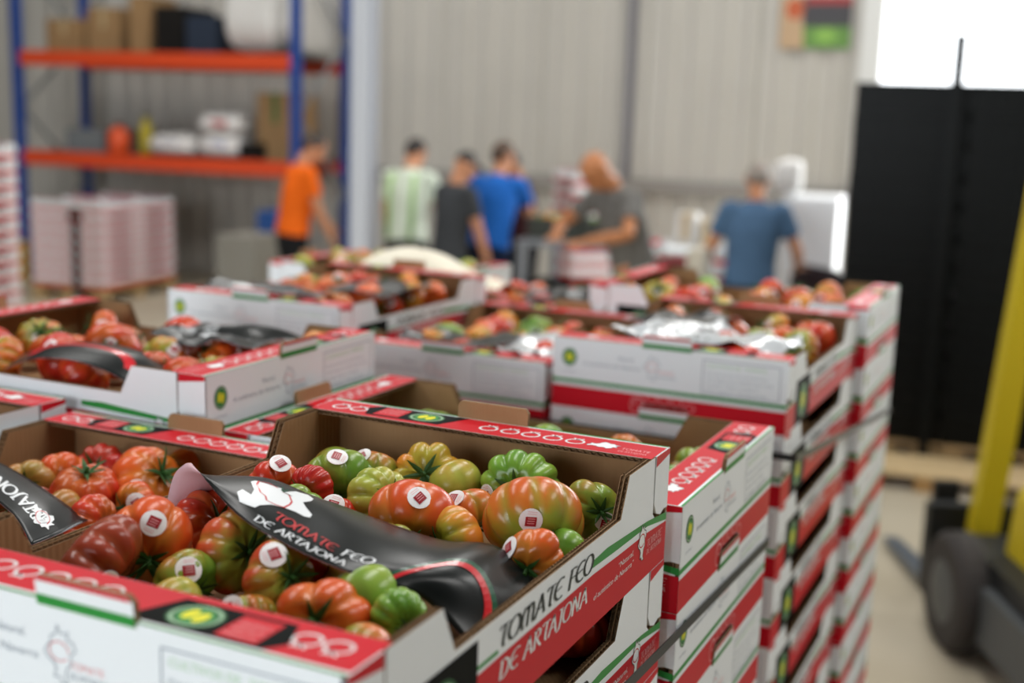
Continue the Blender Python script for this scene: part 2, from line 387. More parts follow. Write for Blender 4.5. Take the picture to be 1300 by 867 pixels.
def p_end():
    d = Deco(); d.rect(0, .4, .0, .0365, INK_RED); d.rect(0, .4, .0425, .0485, INK_GREEN)
    nt = [(.153, -.001), (.162, .0225), (.238, .0225), (.247, -.001)]
    d.poly(nt, INK_RED, 0)
    d.badge(.030, .086, .0135, .0155, 1)
    d.text('Natural,', .116, .0895, .0065, INK_GREY, 1, shear=.25); d.text('la auténtica de Navarra', .056, .0755, .0065, INK_GREY, 1, width=.1, shear=.25)
    d.text('CONTENIDO', .018, .060, .003, INK_GREY, 1)
    d.navarra(.176, .083, .040, None, 1, outline=INK_GREY, tom=INK_PINK, tw=.0009)
    d.text('TOMATE', .184, .0745, .0055, INK_PINK, 1); d.text('DE ARTAJONA', .184, .0675, .0042, INK_GREY, 1, width=.034)
    d.line([(.262, .052), (.262, .107), (.388, .107), (.388, .052), (.262, .052)], .0014, INK_GREY, 1)
    d.text('CULTIVOS DE', .268, .0955, .0065, INK_LG, 1, width=.056); d.text('TOMATE', .330, .0955, .0065, INK_LG, 1, width=.036)
    for k, (w) in enumerate((.1, .108, .085, .1)): d.text(('Productores de tomate feo', 'Artajona (Navarra)', 'Variedad  Calibre  Categoría', 'Origen España')[k], .268, .084-.0095*k, .0035, INK_GREY, 1, width=w)
    for k in range(5):
        x = .157+k*.0215; y = .0275+(.003 if k in (1, 2, 3) else -.004); d.ring(x, y, .009, .0065, .0012, INK_PINK, 1, 12)
    d.ring(.153, .018, .011, .014, .0013, INK_PINK, 1, 12)
    return d.build('end_print', lambda a, b, w: (-.2+a, -.3-w, b))
def p_ledge():                                # along s from the carton's left to right seen from outside, y in from the outer edge
    d = Deco(); d.rect(.001, .399, .006, .0545, INK_RED); d.rect(.001, .399, 0, .0028, INK_GREEN)
    for s in (.091, .116, .141, .165, .190): d.tomato(s, .032, .0095, .0085, INK_WHITE, 1, -1)
    for s in (.351, .374): d.tomato(s, .032, .0095, .0085, INK_WHITE, 1, -1)
    d.poly([(.226, .006), (.334, .006), (.345, .020), (.334, .047), (.244, .047)], INK_BLACK, 1)
    d.badge(.268, .0265, .021, .0175, 2)
    d.rect(.295, .327, .010, .043, INK_RED, 2)
    for k, t in enumerate(('CULTIVADO', 'EN NAVARRA', 'CALIDAD')): d.text(t, .324, .018+.008*k, .0045, INK_PINK, 3, width=.026, rot=math.pi)
    d.navarra(.060, .030, .034, INK_WHITE, 1, outline=INK_GREY, rot=math.pi/2+.2, tom=None)
    d.text('TOMATE', .040, .036, .007, INK_PINK, 1, width=.030, rot=math.pi); d.text('DE ARTAJONA', .040, .045, .005, INK_PINK, 1, width=.030, rot=math.pi)
    return d.build('ledge_print', lambda a, b, w: (-.2+a, -.3+b, H+w+.0002))
def p_side(words=True):                                 # along s = y from the -y end, z up, on the +x side
    d = Deco()
    top = [(0, .040), (.172, .048), (.396, .050), (.46, .0475), (.54, .0455), (.6, .041)]
    for i in range(len(top)-1):
        (a, za), (b, zb) = top[i], top[i+1]; d.poly([(a, 0), (b, 0), (b, zb), (a, za)], INK_RED)
    d.poly([(.395, .0565), (.395, .0630), (.43, .0645), (.46, .0625), (.54, .0575), (.6, .0505), (.6, .0425), (.541, .0520), (.46, .0540)], INK_GREEN)
    d.rect(.172, .206, .0515, .055, INK_GREEN); d.rect(0, .06, .043, .047, INK_GREEN)
    d.rect(.066, .172, 0, .0755, INK_BLACK, 1); d.badge(.119, .036, .028, .030, 2)
    if words: d.pen('TOMATE FEO', .204, .0545, .0165, .192, INK_TEXT, 2, slant=.15)
    d.pen('DE ARTAJONA', .207, .0285, .0150, .177, INK_WHITE, 2, slant=.15)
    d.text('“Natural,', .462, .0345, .0055, INK_WHITE, 2, width=.040, shear=.3); d.text('el auténtico de Navarra”', .400, .0245, .0055, INK_WHITE, 2, width=.104, shear=.3)
    d.navarra(.526, .040, .038, INK_WHITE, 2, outline=INK_TEXT, sx=.9, tom=INK_RED, tw=.0009)
    d.pen('TOMATE', .541, .0300, .0075, .045, INK_PINK, 2, thick=.12); d.pen('DE ARTAJONA', .541, .0225, .0052, .045, INK_PINK, 2, thick=.14, thin=.09)
    return d.build('side_print', lambda a, b, w: (.2+w, a-.3, b))
CM = dict(side=m_side(), end=m_end(), ledge=m_ledge(), f0=m_flap(-1), f1=m_flap(1), base=m_base(), pad=m_pad(), tab=m_tab(), pe=p_end(), pl=p_ledge(), ps=p_side(), ps2=p_side(False))
PI = math.pi
NB = [0]
def carton(cx, cy, ztop, rz, label, pad=False, tabs=(1, 1), group=None):
    NB[0] += 1
    r = thing('tomato_carton', label, 'carton', (cx, cy, TOP+ztop-T), rz, group)
    link('base', CM['base'], r)
    if pad: link('pad', CM['pad'], r)
    for k in (0, 1):
        e = link('end_panel', CM['end'], r); e.rotation_euler.z = PI*k; pe = link('end_print', CM['pe'], e)
        l = link('ledge', CM['ledge'], r); l.rotation_euler.z = PI*k; link('ledge_print', CM['pl'], l)
        s = link('side_panel', CM['side'], r); s.rotation_euler.z = PI*k; ps = link('side_print', CM['ps2' if 'red arc' in label else 'ps'], s)
        for q in ('f0', 'f1'): f = link('corner_flap', CM[q], r); f.rotation_euler.z = PI*k
        if tabs[k]: t = link('stacking_tab', CM['tab'], r); t.rotation_euler.z = PI*k
    return r
def m_plain():                                # closed carton seen only as a striped block far off or deep in a stack
    mb = MB(); mb.box(-.2, .2, -.3, .3, 0, .0385, INK_RED); mb.box(-.2, .2, -.3, .3, .0385, .0445, WHITE); mb.box(-.2, .2, -.3, .3, .0445, .0490, INK_GREEN); 
    mb.box(-.2, .2, -.3, .3, .0490, RIM, WHITE)
    for s in (-1, 1):
        for q in (-1, 1): mb.box(min(s*.2, s*.192), max(s*.2, s*.192), min(q*.3, q*.18), max(q*.3, q*.18), RIM, H, WHITE)
        mb.box(-.2, .2, min(s*.3, s*.292), max(s*.3, s*.292), RIM, H-.002, WHITE); mb.box(-.2, .2, min(s*.3, s*.245), max(s*.3, s*.245), H-.002, H, INK_RED)
    return mb.mesh('plain_carton', fix=False)
PLAIN = m_plain()
# columns: centre x, centre y, top level, turned, detailed layers below the top one
ORD = ['', 'second', 'third', 'fourth', 'fifth', 'sixth', 'seventh', 'eighth', 'ninth', 'tenth', 'eleventh', 'twelfth', 'thirteenth']
PAL_TOP = .145
COLS = [
 ('A', -.2, .3, 0, 0, 3, (1, 1), 'open tomato carton with a curled black flyer across its tomatoes', 'the flyer carton'),
 ('L', -.61, .305, -.07, 0, 0, (1, 1), 'sunken tomato carton between two higher ones, black flyer tucked at its edge', 'the sunken carton'),
 ('K', -1.025, .305, -.055, 0, 0, (1, 1), 'tomato carton beside the sunken carton, mostly cut off by the picture edge', 'the cut-off carton'),
 ('B', .0086-.3, .829, -.07, PI/2, 4, (1, 1), 'low turned tomato carton directly behind the flyer carton, hidden tomatoes', 'the low turned carton'),
 ('D', -.612-.3, .825, -.004, PI/2, 0, (1, 1), 'raised turned tomato carton with flyer showing a red arc', 'the red-arc flyer carton'),
 ('E', -.0407-.2, 1.323+.3, -.036, 0, 7, (1, 1), 'tomato carton on the second pallet with shiny crumpled film inside', 'the film carton'),
 ('F', -.455-.2, 1.325+.3, -.086, 0, 0, (1, 1), 'low tomato carton on the second pallet, between two higher cartons', 'the low middle carton'),
 ('C', -.868-.2, 1.318+.3, -.0275, 0, 0, (1, 1), 'tomato carton on the second pallet, far front corner, black flyer inside', 'the far corner carton'),
 ('G', -.0213-.3, 1.935+.2, -.024, PI/2, 8, (1, 1), 'turned back carton of the second pallet, on the side of the black crates', 'the back carton'),
 ('M', -1.52, 2.60, -.112, PI/2, 0, (1, 1), 'lone open tomato carton behind the second pallet near the white column', 'the lone carton'),
 ('H', -.632-.3, 1.935+.2, -.09, PI/2, 0, (1, 1), 'turned tomato carton of the second pallet holding the cream paper', 'the cream-paper carton'),
]
BOX = {}
for key, cx, cy, zt, rz, nd, tabs, lab, ref in COLS:
    BOX[key] = carton(cx, cy, zt, rz, lab, key != 'B', tabs)
    z = zt
    for k in range(1, nd+1):
        z = zt-T*k
        carton(cx, cy, z, rz, f'{ORD[k]} tomato carton from the top in the stack under {ref}', k == 1, (1, 1))
    zb = TOP+z-T; n = max(1, round((zb-PAL_TOP)/T)); hh = (zb-PAL_TOP)/n
    for k in range(n):
        o = link('tomato_carton', PLAIN); o.location = (cx, cy, PAL_TOP+hh*k); o.rotation_euler.z = rz; o.scale.z = hh/H
        tag(o, f'{ORD[nd+n-k]} tomato carton from the top in the stack under {ref}', 'carton')
# lower pallets
PINE = mat('pallet_pine', 'c2a274', .75, .3, var=.25, vscale=8, stretch=(1, 12, 12))
def pallet(cx, cy, lx, ly, rz, label, z=0, group=None, hgt=.145):
    r = thing('wooden_pallet', label, 'pallet', (cx, cy, z), rz, group); nb = max(3, int(ly/.2))
    k = hgt/.145
    a = MB(); a.box(-lx/2, lx/2, -.06, .06, 0, .022*k, PINE); am = a.mesh('board'); b = MB(); b.box(-.07, .07, -.05, .05, .044*k-.022*k, .101*k, PINE); bm_ = b.mesh('block')
    c = MB(); c.box(-.05, .05, -ly/2, ly/2, .101*k, .123*k, PINE); cm = c.mesh('stringer')
    for i in range(nb): o = link('board', am, r); o.location = (0, -ly/2+.06+(ly-.12)*i/(nb-1), .123*k)
    for i in range(3):
        o = link('board', am, r); o.location = (0, (-1, 0, 1)[i]*(ly/2-.06), 0); o = link('stringer', cm, r); o.location.x = (-1, 0, 1)[i]*(lx/2-.07)
        for j in range(3): o = link('block', bm_, r); o.location = ((-1, 0, 1)[j]*(lx/2-.07), (-1, 0, 1)[i]*(ly/2-.06), 0)
    return r
pallet(-.61, .51, 1.24, 1.05, 0, 'wooden pallet under the stacks of tomato cartons with the curled flyer')
pallet(-1.52, 2.62, .62, .42, 0, 'small wooden pallet under the lone carton stack behind the second pallet')
pallet(-.66, 1.83, 1.24, 1.05, 0, 'wooden pallet under the second block of tomato cartons')
# straps
STRAP = mat('strap_black', '23272a', .45, .4)
def strap(x0, x1, y0, y1, zl, zr, ext, label):
    mb = MB(); fs = [(x1, y0, zl), (x1, (y0+y1)/2, (zl+zr)/2), (x1, y1, zr), (x0, y1, zr), (x0, y0, zl)]
    for i in range(len(fs)):
        a, b = Vector(fs[i]), Vector(fs[(i+1) % len(fs)]); n = Vector(((b-a).y, -(b-a).x, 0)).normalized()*.0012; u = Vector((0, 0, .0058))
        a.z += TOP; b.z += TOP
        vs = [a-u, a+u, b+u, b-u, a-u+n, a+u+n, b+u+n, b-u+n]
        mb.raw(vs, [(0, 1, 2, 3), (7, 6, 5, 4), (0, 4, 5, 1), (1, 5, 6, 2), (2, 6, 7, 3), (3, 7, 4, 0)], STRAP)
    return tag(mb.build('plastic_strap'), label, 'strap')
strap(-1.232, .0105, -.002, 1.033, -.180, -.231, 0, 'black plastic strap tight around the pallet with the flyer carton')
strap(-1.275, -.0185, 1.316, 2.34, -.187, -.315, 0, 'black plastic strap around the second pallet of cartons')

# ------------------------------------------------------------------ tomatoes
def tom_mat(name, shoulder, mid, bottom, streak, samt=.35):
    m = bpy.data.materials.new('tomato_'+name); m.use_nodes = True; nt = m.node_tree; b = nt.nodes['Principled BSDF']
    b.inputs['Roughness'].default_value = .27; b.inputs['Specular IOR Level'].default_value = .45
    at = nt.nodes.new('ShaderNodeVertexColor'); at.layer_name = 'tom'; sp = nt.nodes.new('ShaderNodeSeparateColor'); nt.links.new(at.outputs[0], sp.inputs[0])
    tc = nt.nodes.new('ShaderNodeTexCoord'); oi = nt.nodes.new('ShaderNodeObjectInfo')
    av = nt.nodes.new('ShaderNodeVectorMath'); av.operation = 'ADD'; nt.links.new(tc.outputs['Object'], av.inputs[0])
    ml = nt.nodes.new('ShaderNodeMath'); ml.operation = 'MULTIPLY'; ml.inputs[1].default_value = 30; nt.links.new(oi.outputs['Random'], ml.inputs[0]); nt.links.new(ml.outputs[0], av.inputs[1])
    n = nt.nodes.new('ShaderNodeTexNoise'); n.inputs['Scale'].default_value = 1.3; n.inputs['Detail'].default_value = 3; nt.links.new(av.outputs[0], n.inputs['Vector'])
    def math_(op, a, bb):
        q = nt.nodes.new('ShaderNodeMath'); q.operation = op
        for i, z in enumerate((a, bb)):
            if isinstance(z, (int, float)): q.inputs[i].default_value = z
            else: nt.links.new(z, q.inputs[i])
        return q.outputs[0]
    f = math_('ADD', sp.outputs[2], math_('MULTIPLY', math_('SUBTRACT', n.outputs[0], .5), 1.1))
    f = math_('ADD', f, math_('MULTIPLY', math_('SUBTRACT', sp.outputs[0], .5), .35))
    cr = nt.nodes.new('ShaderNodeValToRGB'); cr.color_ramp.elements[0].position = .12; cr.color_ramp.elements[0].color = srgb(shoulder)
    cr.color_ramp.elements[1].position = .82; cr.color_ramp.elements[1].color = srgb(bottom); e = cr.color_ramp.elements.new(.45); e.color = srgb(mid); nt.links.new(f, cr.inputs[0])
    st = nt.nodes.new('ShaderNodeMapRange'); st.inputs[1].default_value = .75; st.inputs[2].default_value = .15; st.inputs[3].default_value = 0; st.inputs[4].default_value = samt; nt.links.new(sp.outputs[1], st.inputs[0])
    n2 = nt.nodes.new('ShaderNodeTexNoise'); n2.inputs['Scale'].default_value = 2.6; nt.links.new(av.outputs[0], n2.inputs['Vector'])
    stf = math_('MULTIPLY', st.outputs[0], math_('MULTIPLY', n2.outputs[0], 1.6))
    mx = nt.nodes.new('ShaderNodeMix'); mx.data_type = 'RGBA'; mx.inputs[7].default_value = srgb(streak); nt.links.new(cr.outputs[0], mx.inputs[6]); nt.links.new(stf, mx.inputs[0])
    nt.links.new(mx.outputs[2], b.inputs['Base Color'])
    return m
TM = dict(
 red=tom_mat('red', 'b5531d', 'c93a1f', 'c02a1c', 'd8722a'),
 redgreen=tom_mat('red_green', '8f9a3a', 'c4522a', 'bf3a20', '9a9a38', .55),
 deep=tom_mat('deep_red', 'a8301c', 'b8241f', 'ad1b1c', 'c9452a', .3),
 orange=tom_mat('orange', 'b46a22', 'd4591f', 'cf4a1d', 'd08a30'),
 yellow=tom_mat('yellow_orange', 'a8972f', 'd8862a', 'd8742a', '9aa236'),
 mixed=tom_mat('orange_green', '8f9a34', 'c9722a', 'cf5c22', '8f9c38', .6),
 pale=tom_mat('yellow_green', 'a3ad42', 'b5b24c', 'b89a3c', '7f9a30', .5),
 green=tom_mat('green', '5f8f2a', '79a238', '8fa63e', '4a7a22', .5),
 greenred=tom_mat('green_red', '66902e', '8a9a38', 'b86a2c', '55842a', .5),
 brown=tom_mat('red_brown', '8a4a24', '96361f', '8a3a22', 'a85a2c', .3),
 tan=tom_mat('tan', 'a08a3a', 'b47a3a', 'b8793a', '9a8a3a', .3))
STEM = mat('calyx_green', '2f5a1e', .6, .4, var=.3, vscale=3)
STICK = mat('sticker_white', 'f2efef', .35, .4); STRED = mat('sticker_red', '9c1622', .35, .4)
def tomshape(seed, n, flat, dep, irr, dimple=.2):
    R = random.Random(seed); ph = R.random()*6; a = [R.uniform(-1, 1) for _ in range(8)]; wamp = R.uniform(.25, .6)
    def S(th, fi):
        w = n*fi/2 + ph + wamp*math.sin(fi+a[6]*3) + .25*math.sin(2*fi+a[7]*3)
        c = abs(math.cos(w)); prof = c**.55
        g = .25+.75*math.cos(th/2)**2
        rl = 1-dep*g*(1-prof)
        ir = 1+irr*(a[0]*math.cos(fi+a[1]*3)*.8+a[2]*math.cos(2*fi+a[3]*3)+.5*a[4]*math.cos(3*fi+a[5]*3))
        s = max(0, math.sin(th))**.82
        rho = s*rl*ir; z = flat*math.cos(th)*(1 if th > PI/2 else 1)*(1+irr*.3*a[4]*math.cos(fi+a[5]))
        z -= dimple*math.exp(-(th/.42)**2)*(.8+.2*c); z -= -.10*math.exp(-((PI-th)/.35)**2)
        k = math.floor((w+PI/2)/PI); lr = random.Random(seed*131+int(k) % n).random()
        return Vector((rho*math.cos(fi), rho*math.sin(fi), z)), c, lr
    return S
NU, NV = 84, 30
def tommesh(S):
    vs = []; cs = []; fs = []
    for j in range(NV+1):
        th = PI*j/NV
        for i in range(NU):
            p, c, lr = S(th, 2*PI*i/NU); vs.append(p); cs.append((lr, c, j/NV))
    for j in range(NV):
        for i in range(NU):
            k = (i+1) % NU; fs.append((j*NU+i, (j+1)*NU+i, (j+1)*NU+k, j*NU+k))
    me = bpy.data.meshes.new('tomato'); me.from_pydata(vs, [], fs)
    ca = me.color_attributes.new('tom', 'FLOAT_COLOR', 'POINT')
    for i, c in enumerate(cs): ca.data[i].color = (*c, 1)
    me.polygons.foreach_set('use_smooth', [True]*len(me.polygons)); me.materials.append(TM['red']); me.update(); return me
SPEC = [(1, 9, .70, .20, .07), (2, 7, .68, .26, .10), (3, 11, .66, .22, .06), (4, 6, .78, .20, .12), (5, 13, .66, .18, .06), (6, 8, .74, .16, .10), (7, 5, .80, .30, .14), (8, 10, .62, .26, .09), (9, 6, .84, .05, .05), (10, 14, .60, .26, .08)]
SH = [tomshape(*s) for s in SPEC]; TMESH = [tommesh(S) for S in SH]
def calyx_mesh(seed, flat):
    R = random.Random(seed); mb = MB(); z0 = flat-.17; n = R.choice((5, 6, 6, 7))
    for i in range(n):
        a = 2*PI*i/n+R.uniform(-.25, .25); L = R.uniform(.42, .68); lift = R.uniform(-.02, .28); w = R.uniform(.055, .085)
        d = Vector((math.cos(a), math.sin(a), 0)); s = Vector((-d.y, d.x, 0)); up = Vector((0, 0, 1)); rows = []
        for t, ww in ((0, .7), (.25, 1.1), (.55, .8), (.82, .4), (1, .06)):
            c = d*(.03+L*t)+up*(z0+.05+.13*math.sin(t*2)+lift*t*t)
            rows.append((c-s*w*ww, c+up*.03*(1-t)+s*0, c+s*w*ww, c-up*.03))
        for r0, r1 in zip(rows[:-1], rows[1:]):
            for k in range(4): mb.face([r0[k], r0[(k+1) % 4], r1[(k+1) % 4], r1[k]], STEM)
    mb.tube([(0, 0, z0-.02), (.01, 0, z0+.12), (.03+R.uniform(-.05, .05), .02, z0+.22), (.05, .04, z0+.30)], [.10, .065, .055, .07], STEM, 8)
    return mb.mesh('calyx')
CAL = [[calyx_mesh(10*i+j, SPEC[i][2]) for j in range(2)] for i in range(len(SPEC))]
def surf(S, d):                               # surface point in a local direction, by marching theta
    fi = math.atan2(d.y, d.x); best = None; lo, hi = 0, PI
    tgt = math.atan2(math.hypot(d.x, d.y), d.z)
    for _ in range(24):
        mid = (lo+hi)/2; p = S(mid, fi)[0]; a = math.atan2(math.hypot(p.x, p.y), p.z)
        if a < tgt: lo = mid
        else: hi = mid
    return S((lo+hi)/2, fi)[0]
def sticker(o, si, d, R, spin=0, rad=.0108):
    S = SH[si]; d = d.normalized(); a = d.orthogonal().normalized(); a = Matrix.Rotation(spin, 3, d) @ a; b = d.cross(a); r0 = surf(S, d); rr = rad/R
    # smooth plane-ish patch: average surface, gently curved
    ring = [surf(S, (r0+a*rr*math.cos(t)+b*rr*math.sin(t)).normalized()) for t in [2*PI*k/12 for k in range(12)]]
    n = Vector((0, 0, 0))
    for k in range(12): n += (ring[k]-r0).cross(ring[(k+1) % 12]-r0)
    n.normalize()
    if n.dot(d) < 0: n = -n
    a = (a-n*a.dot(n)).normalized(); b = n.cross(a); hmax = max((p-r0).dot(n) for p in ring+[r0]); c0 = r0+n*(max(hmax, 0)*.95+.0010/R)
    P = lambda x, y, w=0: c0+a*x*rr+b*y*rr+n*(w/R-.10*rr*(x*x+y*y))
    dk = Deco(); mb = MB(); N = 20
    for r_in, r_out in ((0, .5), (.5, 1)):
        for k in range(N):
            t0, t1 = 2*PI*k/N, 2*PI*(k+1)/N
            q = [(r_in*math.cos(t0), r_in*math.sin(t0)), (r_out*math.cos(t0), r_out*math.sin(t0)), (r_out*math.cos(t1), r_out*math.sin(t1)), (r_in*math.cos(t1), r_in*math.sin(t1))]
            mb.face([P(*z) for z in (q if r_in else q[1:3]+[(0, 0)])], STICK)
    for k in range(N):
        t0, t1 = 2*PI*k/N, 2*PI*(k+1)/N
        mb.face([P(math.cos(t0), math.sin(t0)), P(math.cos(t1), math.sin(t1)), P(math.cos(t1), math.sin(t1), -.0006), P(math.cos(t0), math.sin(t0), -.0006)], STICK)
    q0 = [Vector(z) for z in ((-.42, -.55), (.5, -.42), (.42, .38), (-.5, .25))]; bl = lambda x, y: (q0[0]*(1-x)+q0[1]*x)*(1-y)+(q0[3]*(1-x)+q0[2]*x)*y
    for i in range(5):
        for j in range(5): mb.face([P(*bl(x/5, y/5), .0004) for x, y in ((i, j), (i+1, j), (i+1, j+1), (i, j+1))], STRED)
    for k in range(3): mb.face([P(-.3, -.3+k*.2, .0007), P(.32, -.22+k*.2, .0007), P(.32, -.16+k*.2, .0007), P(-.3, -.24+k*.2, .0007)], INK_PINK)
    for k in range(2): mb.face([P(-.4, .5+k*.17, .00025), P(.4, .56+k*.17, .00025), P(.4, .60+k*.17, .00025), P(-.4, .54+k*.17, .00025)], INK_PINK)
    s = mb.build('sticker', o, fix=False); s['label'] = 'round white sticker with red square'
    return s
NT = [0]
def tomato(loc, R, si, colour, stem, label, group=None, stick=None, spin=None, cal=True, squash=1):
    NT[0] += 1
    o = link('tomato', TMESH[si]); o.location = loc; o.scale = (R, R, R*squash)
    o.material_slots[0].link = 'OBJECT'; o.material_slots[0].material = TM[colour]
    q = Vector(stem).normalized().to_track_quat('Z', 'Y').to_matrix() @ Matrix.Rotation(random.random()*6.28 if spin is None else spin, 3, 'Z')
    o.rotation_euler = q.to_euler(); tag(o, label, 'tomato', group)
    if cal: c = link('calyx', CAL[si][NT[0] % 2], o); c['label'] = 'green leafy calyx'
    if stick is not None: sticker(o, si, q.transposed() @ Vector(stick), R, random.random()*1.2)
    return o
def camdir(a, b, back=False):
    c = math.sqrt(max(0, 1-min(1, a*a+b*b))); d = RGT*a - UPV*b*1 + FWD*(c if back else -c)
    return d.normalized()
def tom_px(u, v, wpx, z, si, col, stem, label, stick=None, group=None, squash=1, back=False, cal=True):
    p = onz(u, v, z); dep = (p-CAM).dot(FWD); R = wpx/2*dep/F_PX*1.15
    return tomato(p, R, si, col, camdir(*stem, back), label, group, None if stick is None else camdir(*stick), None, cal, squash)
# front carton: u, v, width px, level, shape, colour, stem offset (image units of the radius), label, sticker offset
FT = [
 (428, 612, 84, -.050, 0, 'greenred', (.25, .7), 'green and orange tomato in the far left corner of the flyer carton', (.1, -.75)),
 (474, 600, 62, -.045, 5, 'greenred', (-.2, .9), 'small green-orange tomato against the kraft wall behind the flyer', (-.4, -.7)),
 (540, 607, 84, -.046, 7, 'yellow', (.0, -.30), 'yellow-orange ribbed tomato with star calyx upright by the kraft wall', None),
 (577, 616, 62, -.048, 8, 'pale', (.5, .8), 'smooth yellow-green tomato between the star-calyx tomato and the kraft wall', None),
 (481, 636, 80, -.044, 2, 'pale', (.72, -.15), 'pale yellow-green ribbed tomato beyond the flyer edge', None),
 (522, 659, 97, -.040, 3, 'orange', (-.05, .62), 'bright red-orange tomato with sticker at its top beside the flyer', (.25, -.62)),
 (592, 650, 68, -.050, 1, 'mixed', (.4, .85), 'muted green-orange tomato with sticker behind the bright red-orange one', (-.45, -.60)),
 (579, 684, 76, -.050, 0, 'yellow', (-.85, .2), 'yellow-orange tomato on its side against the flyer edge', None),
 (661, 622, 92, -.044, 2, 'green', (-.25, -.05), 'green ribbed tomato touching the kraft wall near the tab', (-.95, .1)),
 (676, 658, 116, -.038, 0, 'mixed', (.10, .80), 'large striped orange and green tomato facing with a round sticker', (-.05, -.10)),
 (752, 648, 70, -.045, 6, 'greenred', (.35, -.05), 'green and red tomato in the far corner by the cut carton corner', (.48, .42)),
 (672, 713, 76, -.052, 1, 'orange', (-.15, .25), 'orange tomato with sticker wedged beside the printed low side', (-.75, -.55)),
 (714, 701, 54, -.056, 8, 'green', (-.8, -.5), 'small smooth green tomato against the printed low side', None),
 (347, 614, 60, -.042, 1, 'red', (.45, .45), 'red tomato with sticker on top at the low divider rim', (.35, -.80)),
 (394, 622, 58, -.046, 4, 'deep', (-.5, .2), 'deep red finely ribbed tomato behind the flyer', None),
 (425, 652, 50, -.050, 4, 'red', (.1, .9), 'red tomato peeking out behind the flyer with a sticker', (.05, -.55)),
 (264, 664, 84, -.048, 7, 'red', (.75, -.20), 'red tomato under the raised flyer corner', None),
 (196, 694, 104, -.042, 3, 'orange', (.12, .28), 'orange tomato with star calyx and sticker near the low divider rim', (.20, -.62)),
 (123, 722, 124, -.046, 9, 'brown', (.9, .6), 'brownish red broad tomato with sticker behind the front ledge', (.50, .15)),
 (298, 702, 94, -.044, 0, 'redgreen', (.72, -.15), 'red and green tall tomato beneath the flyer lettering', None),
 (352, 735, 90, -.042, 1, 'redgreen', (.72, -.20), 'red-orange tomato with sticker just under the flyer edge', (.0, -.82)),
 (234, 738, 74, -.056, 5, 'greenred', (.75, .35), 'olive green and brown tomato behind the front ledge', (.35, -.55)),
 (222, 764, 62, -.058, 8, 'pale', (.5, .8), 'pale green tomato lowest behind the front ledge with sticker edge', (.75, .1)),
 (408, 786, 108, -.050, 6, 'orange', (-.05, -.12), 'orange lobed tomato with star calyx nearest the front ledge corner', None),
 (467, 760, 90, -.048, 8, 'green', (.3, .9), 'smooth glossy green tomato shaded by the flyer', None),
 (506, 787, 72, -.048, 4, 'green', (.55, .25), 'bright green deeply ribbed tomato in the near corner under the flyer', None),
 (313, 782, 72, -.060, 9, 'greenred', (.2, .9), 'green tomato half hidden by the front ledge with pale sticker', (-.3, -.4)),
]
for t in FT:
    u, v, w, z, si, c, st, lab, sk = t
    tom_px(u, v, w, z, si, c, st, lab, sk, back=(st[0]**2+st[1]**2) > 1)
def inbox(key, lx, ly, lz):                   # carton-local -> world
    return BOX[key].matrix_basis @ Vector((lx, ly, lz))
def clash(p, r, lst): return any((p-q).length < (r+s)*.86 for q, s in lst)
placed = [(o.location.copy(), o.scale[0]) for o in bpy.data.objects if o.name.startswith('tomato') and o.get('category') == 'tomato']
rf = random.Random(3)
for i in range(2500):
    r = rf.uniform(.031, .038); p = inbox('A', rf.uniform(-.145, .145), rf.uniform(-.24, .24), .034+r*.72)
    if p.x > -.12 and .17 < p.y < .40: continue
    if any((p-q).length < (r+s_)*.78 for q, s_ in placed) or len(placed) > 62: continue
    placed.append((p, r))
    c = rf.choice(('orange', 'red', 'mixed', 'greenred'))
    tomato(p, r, rf.randrange(9), c, (rf.uniform(-1, 1), rf.uniform(-1, 1), rf.uniform(-.2, 1)), {'orange': 'orange', 'red': 'red', 'mixed': 'orange and green', 'greenred': 'green and red'}[c]+' tomato lying deeper among the tomatoes of the flyer carton', 'lower tomatoes in the flyer carton', cal=i % 2 == 0)
# sunken carton
LT = [
 (78, 606, 62, -.118, 1, 'orange', (.3, .6), 'orange-red tomato at the back of the sunken carton', None),
 (128, 600, 66, -.118, 2, 'deep', (-.1, -.3), 'deep red tomato with raised calyx at the back of the sunken carton', None),
 (111, 622, 74, -.108, 0, 'red', (.1, -.9), 'salmon red tall tomato in the middle of the sunken carton', None),
 (186, 612, 86, -.110, 5, 'orange', (.8, -.4), 'large orange tomato with round sticker in the sunken carton', (.05, .05)),
 (172, 640, 52, -.118, 3, 'orange', (-.6, .1), 'small orange tomato with sticker and thick stem in the sunken carton', (.3, -.2)),
 (79, 646, 46, -.118, 8, 'tan', (.8, .7), 'tan smooth small tomato in the sunken carton', None),
 (116, 664, 66, -.120, 2, 'red', (.9, .2), 'red tomato against the divider rim in the sunken carton', None),
 (34, 612, 56, -.116, 1, 'tan', (.2, .0), 'tan tomato with wet dark calyx in the sunken carton', None),
 (12, 626, 54, -.114, 3, 'brown', (.3, .8), 'brownish tomato above the tucked flyer of the sunken carton', None),
 (45, 640, 44, -.124, 6, 'brown', (.3, .9), 'small lobed brown-red tomato by the tucked flyer', None),
 (60, 664, 52, -.126, 9, 'deep', (.6, .8), 'dark red tomato half under the tucked flyer', None),
 (232, 600, 56, -.122, 3, 'mixed', (.6, .6), 'orange-green tomato behind the raised flyer corner in the sunken carton', None),
 (290, 596, 44, -.120, 1, 'orange', (.6, .6), 'orange tomato in the far corner of the sunken carton', None)]
for t in LT:
    u, v, w, z, si, c, st, lab, sk = t
    tom_px(u, v, w, z, si, c, st, lab, sk, back=(st[0]**2+st[1]**2) > 1)
